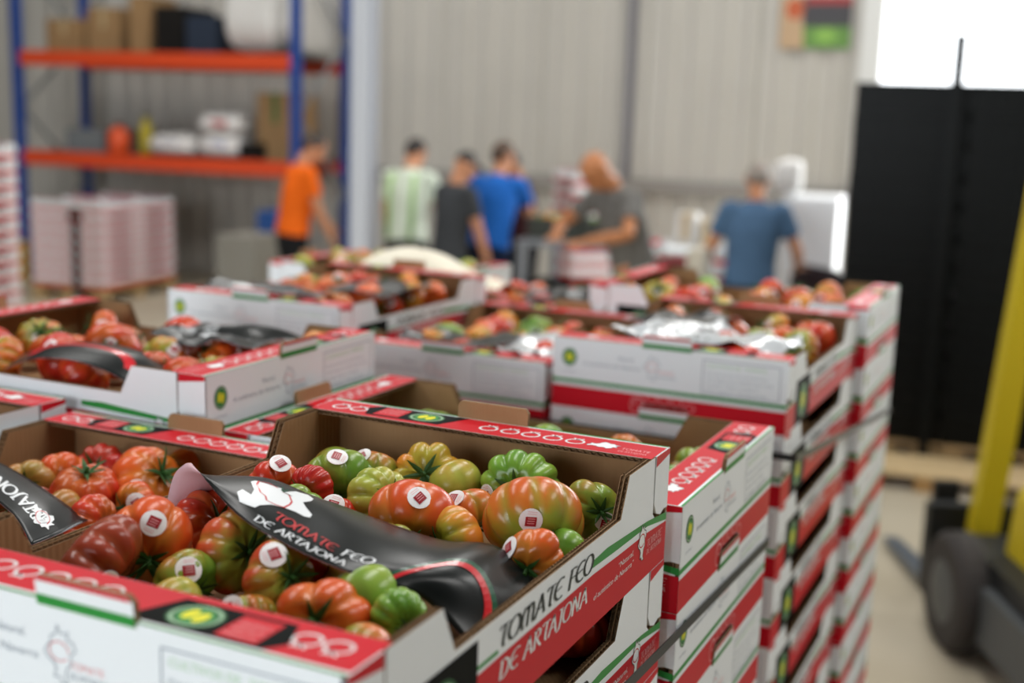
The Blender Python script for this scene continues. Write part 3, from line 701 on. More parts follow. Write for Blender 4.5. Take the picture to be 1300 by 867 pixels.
# the other cartons: packed rows, upper ones visible
def fill(key, spots, where, seed):
    R = random.Random(seed); lst = []
    names = dict(red='red', deep='deep red', orange='orange', yellow='yellow-orange', mixed='orange and green', pale='pale green', green='green', greenred='green and orange')
    for x0, x1, y0, y1, n, pal, zc in spots:
        k = 0
        for _ in range(1500):
            if k >= n: break
            r = R.uniform(.036, .044); p = inbox(key, R.uniform(x0, x1), R.uniform(y0, y1), zc+R.uniform(-.006, .008))
            if clash(p, r, lst): continue
            lst.append((p, r)); k += 1; c = R.choice(pal); sk = None
            stem = Vector((R.uniform(-1, 1), R.uniform(-1, 1), R.uniform(-.3, 1.2))).normalized(); has = R.random() < .62
            if has: sk = (CAM-p).normalized()+Vector((R.uniform(-.5, .5), R.uniform(-.5, .5), R.uniform(.0, .8)))
            tomato(p, r, R.randrange(10), c, stem, f'{names[c]} tomato '+('with white sticker ' if has else 'without sticker ')+where, 'tomatoes '+where, sk)
PAL = ('red', 'red', 'orange', 'orange', 'mixed', 'red', 'yellow')
fill('D', [(-.14, .14, -.235, .235, 26, PAL, .078)], 'in the carton with red-arc flyer', 11)
fill('B', [(-.14, .14, -.235, .235, 20, ('red', 'orange', 'green', 'mixed', 'greenred'), .056)], 'in the low turned carton', 12)
fill('C', [(-.14, .14, -.235, .235, 25, PAL, .082)], 'in the far front corner carton', 13)
fill('F', [(-.14, .14, -.235, .235, 24, PAL+('greenred',), .074)], 'in the low middle carton', 14)
fill('E', [(-.14, .14, -.235, .235, 25, PAL+('greenred',), .080)], 'in the carton with crumpled film', 15)
fill('G', [(-.14, .14, -.235, .235, 20, PAL+('green',), .076)], 'in the back carton near the crates', 16)
fill('H', [(-.14, .14, -.235, .235, 20, ('red', 'deep', 'red', 'orange'), .090)], 'in the back carton below cream paper', 17)
fill('M', [(-.14, .14, -.235, .235, 22, ('pale', 'yellow', 'mixed', 'red'), .092)], 'in the lone carton behind the pallet', 22)
fill('K', [(.0, .14, -.1, .235, 8, PAL, .074)], 'in the carton cut off by the picture edge', 18)
# second carton under the flyer carton: a few tomatoes show through the low side
BOX['A2'] = [o for o in bpy.data.objects if o.get('label', '') == 'second tomato carton from the top in the stack under the flyer carton'][0]
fill('A2', [(.06, .148, -.24, .24, 7, ('green', 'greenred', 'red'), .068)], 'in the second carton under the flyer carton', 19)

# ------------------------------------------------------------------ flyers (thin printed sheets draped on the tomatoes)
FLY_B = mat('flyer_black', '161a1a', .28, .35); FLY_P = mat('flyer_back', 'cfa9b0', .45, .4)
FLY_R = mat('flyer_red', 'd0242e', .25, .5, coat=.3); FLY_G = mat('flyer_green', '17523a', .25, .5, coat=.3); FLY_W = mat('flyer_white', 'eceff1', .3, .5)
FLY_T = mat('flyer_red_text', 'c23a3c', .3, .5)
def cr(p0, p1, p2, p3, t): return (p1*2 + (p2-p0)*t + (p0*2-p1*5+p2*4-p3)*t*t + (p1*3-p0-p2*3+p3)*t*t*t)*.5
def spline(P, t):
    n = len(P)-1; x = min(max(t, 0), 1)*n; i = min(int(x), n-1); f = x-i
    a = P[i-1] if i > 0 else P[0]*2-P[1]; d = P[i+2] if i+2 <= n else P[n]*2-P[n-1]
    return cr(a, P[i], P[i+1], d, f)
def patch(G): return lambda s, w: spline([spline(row, s) for row in G], w)
def sheet(name, G, label, deco, ns=48, nw=18, top=FLY_B, back=FLY_P, flip=False, cat='flyer'):
    S = patch(G)
    fl = -1 if sum((S(a+.01, b)-S(a, b)).cross(S(a, b+.01)-S(a, b)).normalized().z for a in (.3, .5, .7) for b in (.4, .6)) < 0 else 1
    def N(s, w):
        e = .004; a = S(min(s+e, 1), w)-S(max(s-e, 0), w); b = S(s, min(w+e, 1))-S(s, max(w-e, 0)); n = a.cross(b)
        return n.normalized()*fl
    mb = MB(); th = .0004
    gp = [[S(i/ns, j/nw) for i in range(ns+1)] for j in range(nw+1)]; gn = [[N(i/ns, j/nw) for i in range(ns+1)] for j in range(nw+1)]
    vs = [p for r in gp for p in r] + [p-n*th for r, q in zip(gp, gn) for p, n in zip(r, q)]; k = ns+1; o2 = (nw+1)*k
    ft = []; fb = []
    for j in range(nw):
        for i in range(ns):
            a = j*k+i; q = (a, a+1, a+k+1, a+k); ft.append(q); fb.append(tuple(reversed([z+o2 for z in q])))
    i0 = len(mb.v); mb.raw(vs, ft, top)
    mi = mb.mi(back)
    for f in fb: mb.f.append(tuple(i0+z for z in f)); mb.m.append(mi)
    rim = [j*k for j in range(nw+1)] + [nw*k+i for i in range(1, ns+1)] + [j*k+ns for j in range(nw-1, -1, -1)] + [i for i in range(ns-1, 0, -1)]
    for a, b in zip(rim, rim[1:]+rim[:1]): mb.f.append((i0+a, i0+b, i0+b+o2, i0+a+o2)); mb.m.append(mb.mi(back))
    me = mb.mesh(name, fix=False); me.polygons.foreach_set('use_smooth', [True]*len(me.polygons))
    r = thing(name, label, cat); link('sheet', me, r)
    if deco: link('print', deco.build('print', lambda a, b, w: S(min(max(a, 0), 1), min(max(b, 0), 1))+N(min(max(a, 0), 1), min(max(b, 0), 1))*(w*1.6+.0001)), r)
    return r
def fdeco(mapx=.30, arcs=True, inv=None):
    d = Deco(); A = .36/.125                  # s runs .36 m, w runs .125 m
    def nav(cx, cw, L):
        pts = []
        for a, b in NAV: pts.append((cx+(b-.5)*L*-1, cw+(a-.35)*L*A*.95))
        d.poly(pts, FLY_W, 0)
        tp = [(cx+.02+.062*math.cos(t)*L/.24, cw+.06+.105*math.sin(t)*L/.24) for t in [2*PI*k/24 for k in range(22)]]
        d.line(tp, .006, FLY_R, 1)
    if inv is None: nav(mapx-.07, .56, .205)
    else:
        mp_ = [(520, 225), (545, 222), (600, 238), (680, 258), (700, 285), (760, 278), (830, 300), (858, 320), (850, 336), (795, 335), (820, 365), (855, 410), (840, 425), (800, 416), (755, 392), (700, 372), (620, 352), (560, 350), (530, 362), (490, 356), (450, 336), (444, 286), (470, 270), (508, 292), (528, 268)]
        d.fine([inv(200+a/4.333, 560+b/4.333) for a, b in mp_], FLY_W, 0, .012, .03)
        rg = [(665, 262), (620, 236), (560, 226), (540, 240), (552, 262), (572, 285), (590, 300), (600, 325), (640, 350), (690, 362), (728, 350), (735, 330), (722, 300), (700, 285)]
        d.line([inv(200+a/4.333, 560+b/4.333) for a, b in rg], .005, FLY_R, 1)
        for a, b in ((672, 268), (690, 262), (735, 300), (720, 275)): d.line([inv(200+697/4.333, 560+285/4.333), inv(200+a/4.333, 560+b/4.333)], .004, FLY_G, 2)
    d.pen('TOMATE', mapx-.045, .26, .105, .20, FLY_T, 1, thick=.13, thin=.06, slant=.1); d.pen('FEO', mapx+.175, .26, .105, .09, FLY_W, 1, thick=.13, thin=.06, slant=.1)
    d.pen('DE ARTAJONA', mapx-.085, .08, .115, .29, FLY_W, 1, thick=.13, thin=.06, slant=.1)
    if arcs:
        for r0, r1, m_, l in ((.30, .275, FLY_G, 0), (.275, .245, FLY_R, 1)):
            for k in range(28):
                a0, a1 = math.radians(178-k*6.3), math.radians(178-(k+1)*6.3)
                q = []
                for r, a in ((r0, a0), (r0, a1), (r1, a1), (r1, a0)): q.append((.80+r*.62*math.cos(a)*1.0, -.0+r*math.sin(a)*1.9))
                if all(0 <= x <= 1 and 0 <= y <= 1 for x, y in q): d.poly(q, m_, l)
    return d
def O(u, v, z): return onz(u, v, z)
def V(x, y, z): return Vector((x, y, z+TOP))
GA = [[O(243, 588, .012), O(300, 652, -.004), O(362, 690, -.012), O(431, 722, -.020), O(500, 743, -.031), O(547, 768, -.048), V(-.022, .225, -.085)],
      [O(234, 590, .010), O(312, 632, .004), O(380, 669, -.006), O(446, 704, -.014), O(525, 722, -.024), O(586, 738, -.036), V(-.018, .270, -.078)],
      [O(220, 606, -.006), O(326, 606, .006), O(404, 638, -.002), O(465, 674, -.010), O(545, 699, -.022), O(613, 709, -.034), V(-.018, .315, -.074)],
      [O(208, 655, -.045), V(-.312, .322, -.012), V(-.222, .306, -.012), O(486, 661, -.018), O(560, 685, -.029), O(632, 694, -.037), V(-.020, .350, -.070)]]
def px_of(p): d = p-CAM; k = F_PX/d.dot(FWD); return 650+d.dot(RGT)*k, 433.5-d.dot(UPV)*k
SA = patch(GA); GRID = [(i/120, j/60, px_of(SA(i/120, j/60))) for i in range(0, 85) for j in range(0, 52)]
def inv_a(u, v):
    g = min(GRID, key=lambda g: (g[2][0]-u)**2+(g[2][1]-v)**2); return g[0], g[1]
sheet('flyer', GA, 'glossy black flyer with white map, curled up across the striped tomatoes', fdeco(inv=inv_a))
# flyer tucked into the sunken carton
GL = [[O(-70, 590, -.078), O(-25, 620, -.086), O(18, 655, -.092), O(40, 692, -.104)],
      [O(-60, 578, -.074), O(-8, 600, -.080), O(45, 640, -.088), O(75, 678, -.102)],
      [O(-40, 570, -.080), O(10, 592, -.084), O(64, 626, -.090), O(112, 660, -.108)]]
dl = Deco()
dl.pen('ARTAJONA', .86, .50, -.26, -.56, FLY_W, 1, thick=.16, thin=.1)
dl.poly([(.80+(b-.5)*.26, .42+(a-.35)*.55) for a, b in NAV], FLY_W, 0); dl.line([(.80+.07*math.cos(t), .42+.12*math.sin(t)) for t in [2*PI*k/20 for k in range(18)]], .008, FLY_R, 1)
sheet('flyer', GL, 'black flyer with white lettering tucked along the sunken carton edge', dl, 24, 12)
def drape(key, x0, x1, y0, y1, z, amp, seed, label, deco=None, top=FLY_B, back=FLY_P, nx=6, ny=5, name='flyer', cat='flyer'):
    R = random.Random(seed); G = []
    for j in range(ny):
        row = []
        for i in range(nx):
            s, w = i/(nx-1), j/(ny-1); row.append(inbox(key, x0+(x1-x0)*s+R.uniform(-.006, .006), y0+(y1-y0)*w, z+R.uniform(-amp, amp)))
        G.append(row)
    return sheet(name, G, label, deco, 36, 24, top, back, cat=cat)
da = Deco()
for k in range(26):
    a0, a1 = math.radians(170-k*6), math.radians(170-(k+1)*6); da.poly([(.5+r*math.cos(a)*.9, .12+r*math.sin(a)*1.2) for r, a in ((.42, a0), (.42, a1), (.32, a1), (.32, a0))], FLY_R, 0)
# carton D is turned: local +x points to the back, local y runs against world x
GD = [[V(-.99, .655, -.045), V(-.93, .652, -.022), V(-.86, .652, -.016), V(-.79, .652, -.026), V(-.735, .655, -.05)],
      [V(-.98, .69, -.025), V(-.93, .69, -.008), V(-.86, .69, -.004), V(-.79, .69, -.010), V(-.74, .69, -.03)],
      [V(-.96, .73, -.022), V(-.92, .73, -.010), V(-.86, .73, -.006), V(-.80, .73, -.012), V(-.76, .73, -.03)]]
sheet('flyer', GD, 'black flyer with broad red arc draped in the raised turned carton', da, 30, 14)
drape('D', -.02, .13, -.05, -.22, .118, .010, 5, 'dark flyer lying by the ledge inside the raised turned carton', fdeco(.3, False))
drape('C', -.18, .10, -.25, -.13, .120, .010, 6, 'black flyer with white lettering inside the far front corner carton', fdeco(.3, False))
drape('C', .02, .17, -.10, .12, .116, .008, 16, 'dark flyer along the low side inside the far front corner carton')
FILM = mat('clear_film', 'c9cdd0', .12, .6, coat=.6)
drape('E', -.12, .17, -.235, -.06, .122, .014, 8, 'crumpled shiny pale film on tomatoes in the film carton', None, FILM, FILM, 9, 7, 'plastic_film', 'film')
drape('E', -.16, .02, -.10, .10, .120, .010, 9, 'dark grey flyer curling beside the crumpled film', None, FLY_B, FLY_P)
drape('F', -.17, .05, -.24, -.05, .112, .012, 10, 'dark flyer lying on tomatoes in the low middle carton')
drape('F', .03, .18, -.20, .06, .108, .010, 20, 'crumpled pale film in the low middle carton', None, FILM, FILM, 8, 6, 'plastic_film', 'film')
drape('H', -.12, .10, -.10, -.27, .128, .012, 21, 'black flyer on the red tomatoes below the cream paper')
CREAM = mat('cream_paper', 'e9e2cf', .7, .3)
def mound():
    G = []; R = random.Random(4)
    for j in range(7):
        row = []
        for i in range(8):
            s, w = i/7, j/6; hgt = .085*math.sin(PI*min(1, s*1.15+.05))**.8*math.sin(PI*w)**.8
            row.append(V(-1.31+.40*s+R.uniform(-.008, .008), 1.97+.24*w, -.085+hgt+R.uniform(-.010, .010)+.005))
        G.append(row)
    return G
sheet('cream_paper', mound(), 'crumpled cream paper heaped on the back carton of the second pallet', None, 40, 30, CREAM, CREAM, cat='paper')

# ------------------------------------------------------------------ hall furniture
def onh(u, v, hy):                            # pixel -> hall point on the plane y = hy
    d = ray(u, v); p = CAM + d*((hy-(CAM-HO).dot(HB))/d.dot(HB)); h = tohall(p); return h[0], h[2]
def hthing(name, label, cat, x, y, z=0, rz=0, group=None): return thing(name, label, cat, hall(x, y, z), HA+rz, group)
# white steel column
hx, _ = onh(462, 150, 8.2)
r = hthing('steel_column', 'white steel column standing between the rack and the workers', 'column', hx, 8.2)
CW = mat('column_white', 'c6cad2', .45)
m = MB(); m.box(-.07, .07, -.075, -.065, 0, 7, CW); m.build('flange', r); m = MB(); m.box(-.07, .07, .065, .075, 0, 7, CW); m.build('flange', r); m = MB(); m.box(-.02, .02, -.065, .065, 0, 7, CW); m.build('web', r)
m = MB(); m.box(-.15, .15, -.13, .13, 0, .015, CW); m.build('base_plate', r)
# pallet rack
BLUE = mat('rack_blue', '14408c', .45); ORNG = mat('rack_orange', 'd8481c', .45); ZINC = mat('rack_zinc', '8a9094', .4, metal=.3)
RY0, RY1 = 11.0, 12.1
xl = onh(24, 120, RY0)[0]; xr = onh(376, 90, RY0)[0]
z1 = onh(200, 207, RY0)[1]; z2 = onh(200, 76, RY0)[1]
rack = hthing('pallet_rack', 'tall pallet rack with blue uprights and orange beams', 'rack', (xl+xr)/2, RY0)
W2 = (xr-xl)/2
for sx_ in (-W2, W2):
    for yy in (0, RY1-RY0):
        m = MB(); m.box(sx_-.05, sx_+.05, yy-.035, yy+.035, 0, 5.2, BLUE); o = m.build('upright', rack)
        m = MB(); m.box(sx_-.08, sx_+.08, yy-.07, yy+.07, 0, .008, ZINC); m.build('foot_plate', o)
    for k in range(6):
        a, b = Vector((sx_, .03, .25+.8*k)), Vector((sx_, RY1-RY0-.03, .25+.8*(k+1)))
        if k % 2: a.z, b.z = b.z, a.z
        m = MB(); m.tube([a, b], .018, ZINC, 6); m.build('brace', rack)
for zc in (z1, z2):
    for yy in (0, RY1-RY0):
        for a, b in ((-W2, W2),):
            m = MB(); m.box(a+.05, b-.05, yy-.03, yy+.03, zc-.075, zc+.075, ORNG); m.build('beam', rack)
    for a, b in ((-W2, W2),):
        m = MB(); m.box(a+.06, b-.06, .03, RY1-RY0-.03, zc+.055, zc+.072, mat('shelf_deck', '4a4640', .8)); m.build('deck', rack)
m = MB(); m.box(-W2-.09, -W2+.09, -.12, -.06, 0, .42, mat('guard_yellow', 'c79a1c', .5)); m.build('post_guard', rack)
S1, S2 = z1+.072, z2+.072
TAN = mat('carton_tan', '9b7a52', .8, var=.15); DARKC = mat('dark_goods', '1a1816', .7, .2, var=.3); WBAG = mat('woven_bag', 'cfcdc9', .7, bump=.3, bscale=60)
def hprism(name, label, cat, x0, x1, y0, y1, z0, z1_, m_, lid=None, group=None, tape=None):
    r = hthing(name, label, cat, (x0+x1)/2, (y0+y1)/2, z0, 0, group); w, d, h_ = (x1-x0)/2, (y1-y0)/2, z1_-z0
    b = MB(); b.box(-w, w, -d, d, 0, h_-.01, m_); body = b.build('body', r)
    for s in (-1, 1):
        b = MB(); b.box(min(0, s*w)+.002, max(0, s*w)-.002, -d, d, h_-.0105, h_, lid or m_); b.build('top_flap', r)
    if tape: b = MB(); b.box(-.03, .03, -d-.001, d+.001, h_*.55, h_+.001, tape); b.build('tape', r)
    return r
def px_box(name, label, cat, u0, u1, v0, hy, dep, zb, m_, v1=None, group=None, **k):
    x0 = onh(u0, v0, hy)[0]; x1 = onh(u1, v0, hy)[0]; zt = onh((u0+u1)/2, v0, hy)[1]
    return hprism(name, label, cat, x0, x1, hy, hy+dep, zb, max(zt, zb+.05), m_, group=group, **k)
TAPE = mat('parcel_tape', 'b8a27a', .4)
px_box('cardboard_box', 'tan cardboard box at the end of the upper rack shelf', 'box', 58, 102, 24, 11.15, .5, S2, TAN, tape=TAPE)
px_box('cardboard_box', 'taller tan cardboard box beside the end box, upper shelf', 'box', 110, 150, 10, 11.2, .5, S2, TAN, tape=TAPE)
px_box('cardboard_box', 'narrow upright tan box on the upper shelf next to dark goods', 'box', 164, 188, -6, 11.2, .5, S2, TAN)
px_box('storage_bin', 'black storage bin on the upper rack shelf', 'bin', 196, 232, 8, 11.2, .6, S2, DARKC)
px_box('storage_bin', 'dark blue storage bin between black bin and white bulk bag', 'bin', 236, 276, 20, 11.2, .6, S2, mat('bin_navy', '1d2a3c', .6))
def sack(name, label, cat, x0, x1, y0, y1, z0, z1_, m_, seed, knot=None):
    R = random.Random(seed); r = hthing(name, label, cat, (x0+x1)/2, (y0+y1)/2, z0); w, d, h_ = (x1-x0)/2, (y1-y0)/2, z1_-z0
    b = MB(); N, Mv = 28, 12; vs = []; fs = []
    for j in range(Mv+1):
        t = j/Mv; z = h_*t; e = .28
        for i in range(N):
            a = 2*PI*i/N; c, s = math.cos(a), math.sin(a)
            k = (1-abs(2*t-1)**4)**.35*.98+.02; bul = 1+.04*math.sin(5*a+seed)+.03*math.sin(9*t+a)
            vs.append((w*k*bul*math.copysign(abs(c)**e, c), d*k*bul*math.copysign(abs(s)**e, s), z))
    for j in range(Mv):
        for i in range(N): q = (i+1) % N; fs.append((j*N+i, j*N+q, (j+1)*N+q, (j+1)*N+i))
    fs.append(tuple(range(N-1, -1, -1))); fs.append(tuple(range(Mv*N, Mv*N+N)))
    b.raw(vs, fs, m_); b.build('bag_body', r, smooth=True)
    if knot: b = MB(); b.box(-w*.4, w*.4, -d-.004, -d+.01, h_*.35, h_*.65, knot); b.build('printed_mark', r)
    return r
a, b_ = onh(284, 30, 11.1)[0], onh(348, 30, 11.1)[0]; sack('bulk_bag', 'white woven bulk bag on the upper shelf near the shelf front', 'bag', a, b_, 11.1, 11.75, S2, S2+.75, WBAG, 1)
sack('bulk_bag', 'white bulk bag on the upper shelf end behind the blue upright', 'bag', b_+.02, xr-.08, 11.2, 12.05, S2, S2+.72, WBAG, 2)

px_box('storage_bin', 'grey plastic bin on the lower rack shelf', 'bin', 84, 132, 164, 11.2, .6, S1, mat('bin_grey', '73787a', .6))
a, zt = onh(147, 160, 11.1)
r = hthing('orange_canister', 'orange canister on the lower rack shelf', 'canister', a, 11.15, S1); m = MB(); m.lathe([(.10, 0), (.115, .02), (.115, zt-S1-.06), (.06, zt-S1-.02), (.05, zt-S1)], mat('canister_orange', 'd8501c', .4), 18); m.build('body', r, smooth=True); m = MB(); m.lathe([(.045, zt-S1), (.045, zt-S1+.03)], DARKC, 12); m.build('cap', r)
a, zt = onh(178, 148, 11.2)
r = hthing('yellow_bottle', 'yellow bottle standing behind white sacks on the lower shelf', 'bottle', a, 11.3, S1); m = MB(); m.lathe([(.07, 0), (.075, .02), (.075, zt-S1-.12), (.03, zt-S1-.04), (.03, zt-S1)], mat('bottle_yellow', 'b6a624', .4), 16); m.build('body', r, smooth=True); m = MB(); m.lathe([(.035, zt-S1), (.035, zt-S1+.03)], DARKC, 12); m.build('cap', r)
WS = mat('sack_white', 'd9d7d4', .6); REDM = mat('sack_red_mark', 'b03a3e', .5); BLM = mat('sack_blue_mark', '5a6fae', .5)
def psack(u0, u1, v0, v1, label, seed, mark, zb=None):
    a, z_hi = onh(u0, v0, 11.1); b, z_lo = onh(u1, v1, 11.1); return sack('paper_sack', label, 'sack', a, b, 11.1, 11.7, z_lo if zb is None else zb, z_hi, WS, seed, mark)
z_ = onh(240, 168, 11.1)[1]
psack(186, 242, 168, 192, 'white paper sack with blue mark lying flat on the lower shelf', 3, BLM, S1); psack(249, 300, 168, 192, 'white paper sack on the lower shelf under the red-marked sack', 4, BLM, S1); psack(250, 302, 142, 168, 'white paper sack with red mark on top of another sack', 5, REDM, z_-.01)
px_box('storage_bin', 'low black tray on the lower shelf by the orange-shirted worker', 'bin', 304, 326, 182, 11.1, .18, S1, DARKC)
bx_ = px_box('cardboard_box', 'tan box with green band on the lower shelf', 'box', 326, 372, 118, 11.3, .5, S1, TAN, tape=mat('green_band', '2f6a32', .5))
# floor goods near the rack
def plain(x, y, z, rz, label, group, name='tomato_carton'):
    o = link(name, PLAIN); o.location = hall(x, y, z); o.rotation_euler.z = HA+rz; return tag(o, label, 'carton', group)
xc = onh(128, 300, 9.9)[0]
pr = pallet(0, 0, .85, 1.22, HA, 'wooden pallet under the striped cartons below the rack'); pr.location = hall(xc-.40, 10.5, 0)
for k in range(7):
    for i in (0, 1):
        for j in (0, 1): plain(xc-.20-.405*i, 10.2+.605*j, .145+.119*k, 0, 'closed striped tomato carton in the block of cartons below the rack', 'carton block below the rack')
xc = onh(20, 250, 7.4)[0]-.54
pr = pallet(0, 0, .85, .65, HA, 'wooden pallet under the single carton stack at the picture edge'); pr.location = hall(xc-.2, 7.75, 0)
for k in range(12): plain(xc-.2, 7.75, .145+.119*k, 0, 'striped tomato carton in the tall stack standing apart on open floor', 'tall carton stack on open floor')
xc = onh(735, 230, 10.6)[0]
pr = pallet(0, 0, .65, .85, HA, 'wooden pallet under the carton stack behind the bald worker'); pr.location = hall(xc, 10.8, 0)
for k in range(11): plain(xc, 10.8, .145+.119*k, .6, 'striped tomato carton in the stack behind the bald worker', 'carton stack behind the bald worker')
p = atD(96, 300, 9.0)
r = thing('barrier_post', 'black slim barrier post on the open floor', 'post', (p.x, p.y, 0)); BLK = mat('post_black', '1c1d1f', .5)
m = MB(); m.lathe([(.16, 0), (.16, .03), (.04, .05)], BLK, 20); m.build('base', r); m = MB(); m.lathe([(.03, .04), (.03, 1.10)], BLK, 12); m.build('pole', r); m = MB(); m.lathe([(.045, 1.06), (.05, 1.08), (.05, 1.14), (.03, 1.16)], mat('post_head', '4a2420', .5), 12); m.build('head', r)
px_box('storage_bin', 'grey plastic bin on the floor beneath the rack', 'bin', 274, 322, 300, 9.6, .5, .0, mat('bin_beige', '86837a', .6))
px_box('storage_bin', 'blue plastic bin on the floor beside the orange-shirted worker', 'bin', 326, 350, 268, 10.6, .45, .0, mat('bin_blue', '1c4a8a', .5))
# ribbed plastic crate
CRB = mat('crate_black', '0a0d0e', .4, .14)
def crate_mesh(w, d, h_, m_):
    mb = MB(); t = .012; a, b = w/2, d/2
    mb.box(-a+.01, a-.01, -b+.01, b-.01, 0, .008, m_)
    for s in (-1, 1):
        for z0, z1_ in ((0, .022), (h_-.03, h_-.002)): 
            mb.box(-a, a, min(s*b, s*(b-t)), max(s*b, s*(b-t)), z0, z1_, m_); mb.box(min(s*a, s*(a-t)), max(s*a, s*(a-t)), -b, b, z0, z1_, m_)
        mb.box(-a+.006, a-.006, min(s*(b-.012), s*(b-.016)), max(s*(b-.012), s*(b-.016)), .02, h_-.028, m_); mb.box(min(s*(a-.012), s*(a-.016)), max(s*(a-.012), s*(a-.016)), -b+.006, b-.006, .02, h_-.028, m_)
        n = 9
        for k in range(n):
            x = -a+.01+(w-.02)*k/(n-1); mb.box(x-.006, x+.006, min(s*b, s*(b-t)), max(s*b, s*(b-t)), .02, h_-.028, m_)
        for k in range(6):
            y = -b+.01+(d-.02)*k/5; mb.box(min(s*a, s*(a-t)), max(s*a, s*(a-t)), y-.006, y+.006, .02, h_-.028, m_)
    return mb.mesh('crate', fix=False)
CR1 = crate_mesh(.6, .4, .168, CRB)
# black crate wall by the door
p1 = tohall(atD(1064, 400, 7.0)); p2 = tohall(atD(1200, 400, 6.9))
cy = p1[1]+.25; cz = .145
NCR = 12
for c_, off in enumerate((0, .607, 1.214)):
    x = p1[0]+.30+off; lab = ('black plastic crate in the crate column beside the cartons', 'black plastic crate in the crate column behind the yellow mast', 'black plastic crate in the outermost crate column')[c_]
    pr = pallet(0, 0, .6, .82, HA, ('wooden pallet under the crate column beside the cartons', 'wooden pallet under the crate column behind the yellow mast', 'wooden pallet under the outermost crate column')[c_]); pr.location = hall(x, cy+.2, 0)
    for k in range(NCR):
        for j in (0, 1):
            o = link('plastic_crate', CR1); o.location = hall(x+random.uniform(-.003, .003), cy+.41*j, cz+.168*k); o.rotation_euler.z = HA; tag(o, lab+(', rear row' if j else ''), 'crate', ('crates beside the cartons', 'crates behind the yellow mast', 'outermost crates')[c_]+(', rear row' if j else ''))
# low wooden platform in front of the crates
p = tohall(onz(1110, 612, -TOP+.0)); q = tohall(onz(1236, 622, -TOP+.0)); y0 = min(p[1], q[1], cy-.30-.437)
r = hthing('wooden_platform', 'pale wooden board platform on the floor before the black crates', 'platform', (p[0]+q[0])/2, y0)
PLY = mat('platform_pine', 'd9bf93', .6, .3, var=.15, vscale=5, stretch=(1, 10, 1)); hw = (q[0]-p[0])/2+.35
for k in range(4): m = MB(); m.box(-hw, hw, .005+.108*k, .105+.108*k, .075, .095, PLY); m.build('board', r)
for xx in (-hw+.05, 0, hw-.05): m = MB(); m.box(xx-.05, xx+.05, 0, .437, 0, .075, mat('platform_edge', 'b08a58', .7)); m.build('bearer', r)
# crate pole
o = MB(); a = tohall(atD(1218, 80, 6.75)); o.box(-.03, .03, -.022, .022, 0, 2.42, CRB); r = hthing('black_pole', 'black upright pole rising between the crate columns', 'pole', a[0], cy-.26); o.build('shaft', r); m = MB(); m.box(-.06, .06, -.03, .045, 0, .01, BLK); m.build('foot', r)
# poster on the wall
x0, zt = onh(992, -6, 12.40); x1, zb = onh(1078, 62, 12.40)
r = hthing('poster', 'colourful printed poster on the grey sheet wall', 'poster', (x0+x1)/2, 12.455, zb); hw = (x1-x0)/2; hh = zt-zb
m = MB(); m.box(-hw, hw, -.004, .004, 0, hh, mat('poster_dark', '3c3a3e', .5)); m.build('backing', r)
d = Deco(); d.rect(-hw, hw, 0, hh*.42, mat('poster_green', '5f8a3c', .5)); d.poly([(-hw, 0), (-hw*.3, 0), (-hw*.4, hh), (-hw, hh)], mat('poster_tan', 'b89a78', .5), 1); d.disc(-hw*.6, hh*.75, hw*.26, hh*.2, mat('poster_orange', 'b8562c', .5), 2); d.disc(hw*.3, hh*.25, hw*.3, hh*.14, mat('poster_leaf', '83b04a', .5), 2); d.rect(-hw*.3, hw, hh*.85, hh, mat('poster_red', 'a03030', .5), 1)
link('printed_picture', d.build('printed_picture', lambda a, b, w: (a, -.004-w*4, b)), r)
# packing tables and goods
STEEL = mat('table_steel', '74767a', .35, .5, metal=.4)
def table(name, label, x0, x1, y0, y1, zt, m_=STEEL):
    r = hthing(name, label, 'table', (x0+x1)/2, (y0+y1)/2); w, d = (x1-x0)/2, (y1-y0)/2
    m = MB(); m.box(-w, w, -d, d, zt-.04, zt, m_); m.build('tabletop', r)
    for sx_ in (-1, 1):
        for sy_ in (-1, 1): m = MB(); m.box(sx_*(w-.04)-.025, sx_*(w-.04)+.025, sy_*(d-.04)-.025, sy_*(d-.04)+.025, 0, zt-.04, m_); m.build('leg', r)
    m = MB(); m.box(-w+.05, w-.05, -d+.03, d-.03, .2, .22, m_); m.build('lower_shelf', r); return r
xa, za = onh(655, 304, 8.6); xb = xa+.88
table('packing_table', 'steel packing table with produce crates beside the blue-shirted worker', xa, xb, 8.6, 9.5, za)
CRG = crate_mesh(.40, .30, .16, mat('crate_olive', '2c2f22', .5))
for i in range(2):
    o = link('plastic_crate', CRG); pos = hall(xa+.22+.42*i, 8.95, za); o.location = pos; o.rotation_euler.z = HA
    tag(o, ('dark crate of green tomatoes on the packing table beside the maroon-shirted worker', 'dark crate of green tomatoes on the packing table next to the bald worker')[i], 'crate')
    R = random.Random(30+i)
    for q in range(6): tomato(pos+HR*(-.12+.12*(q % 3))+HB*(-.07+.14*(q//3))+Vector((0, 0, .125)), .055, q, ('green', 'pale', 'greenred', 'yellow')[R.randrange(4)], (R.uniform(-1, 1), R.uniform(-1, 1), 1), 'unripe tomato heaped in a dark crate on the packing table', 'tomatoes on the packing table')
CRU = crate_mesh(.40, .30, .16, CRB)  # black crates added to make the space under the table dark
for i in range(2):
    for k in range(3):
        o = link('plastic_crate', CRU); o.location = hall(xa+.24+.42*i, 8.9, .22+.16*k); o.rotation_euler.z = HA; tag(o, ('black crate added to darken the space under the packing table near the blue-shirted worker', 'black crate added to darken the space under the packing table near the bald worker')[i], 'crate', 'crates added under the packing table '+('end', 'middle')[i])
xa, za = onh(812, 318, 8.2); xb = onh(908, 322, 8.2)[0]; za = .82
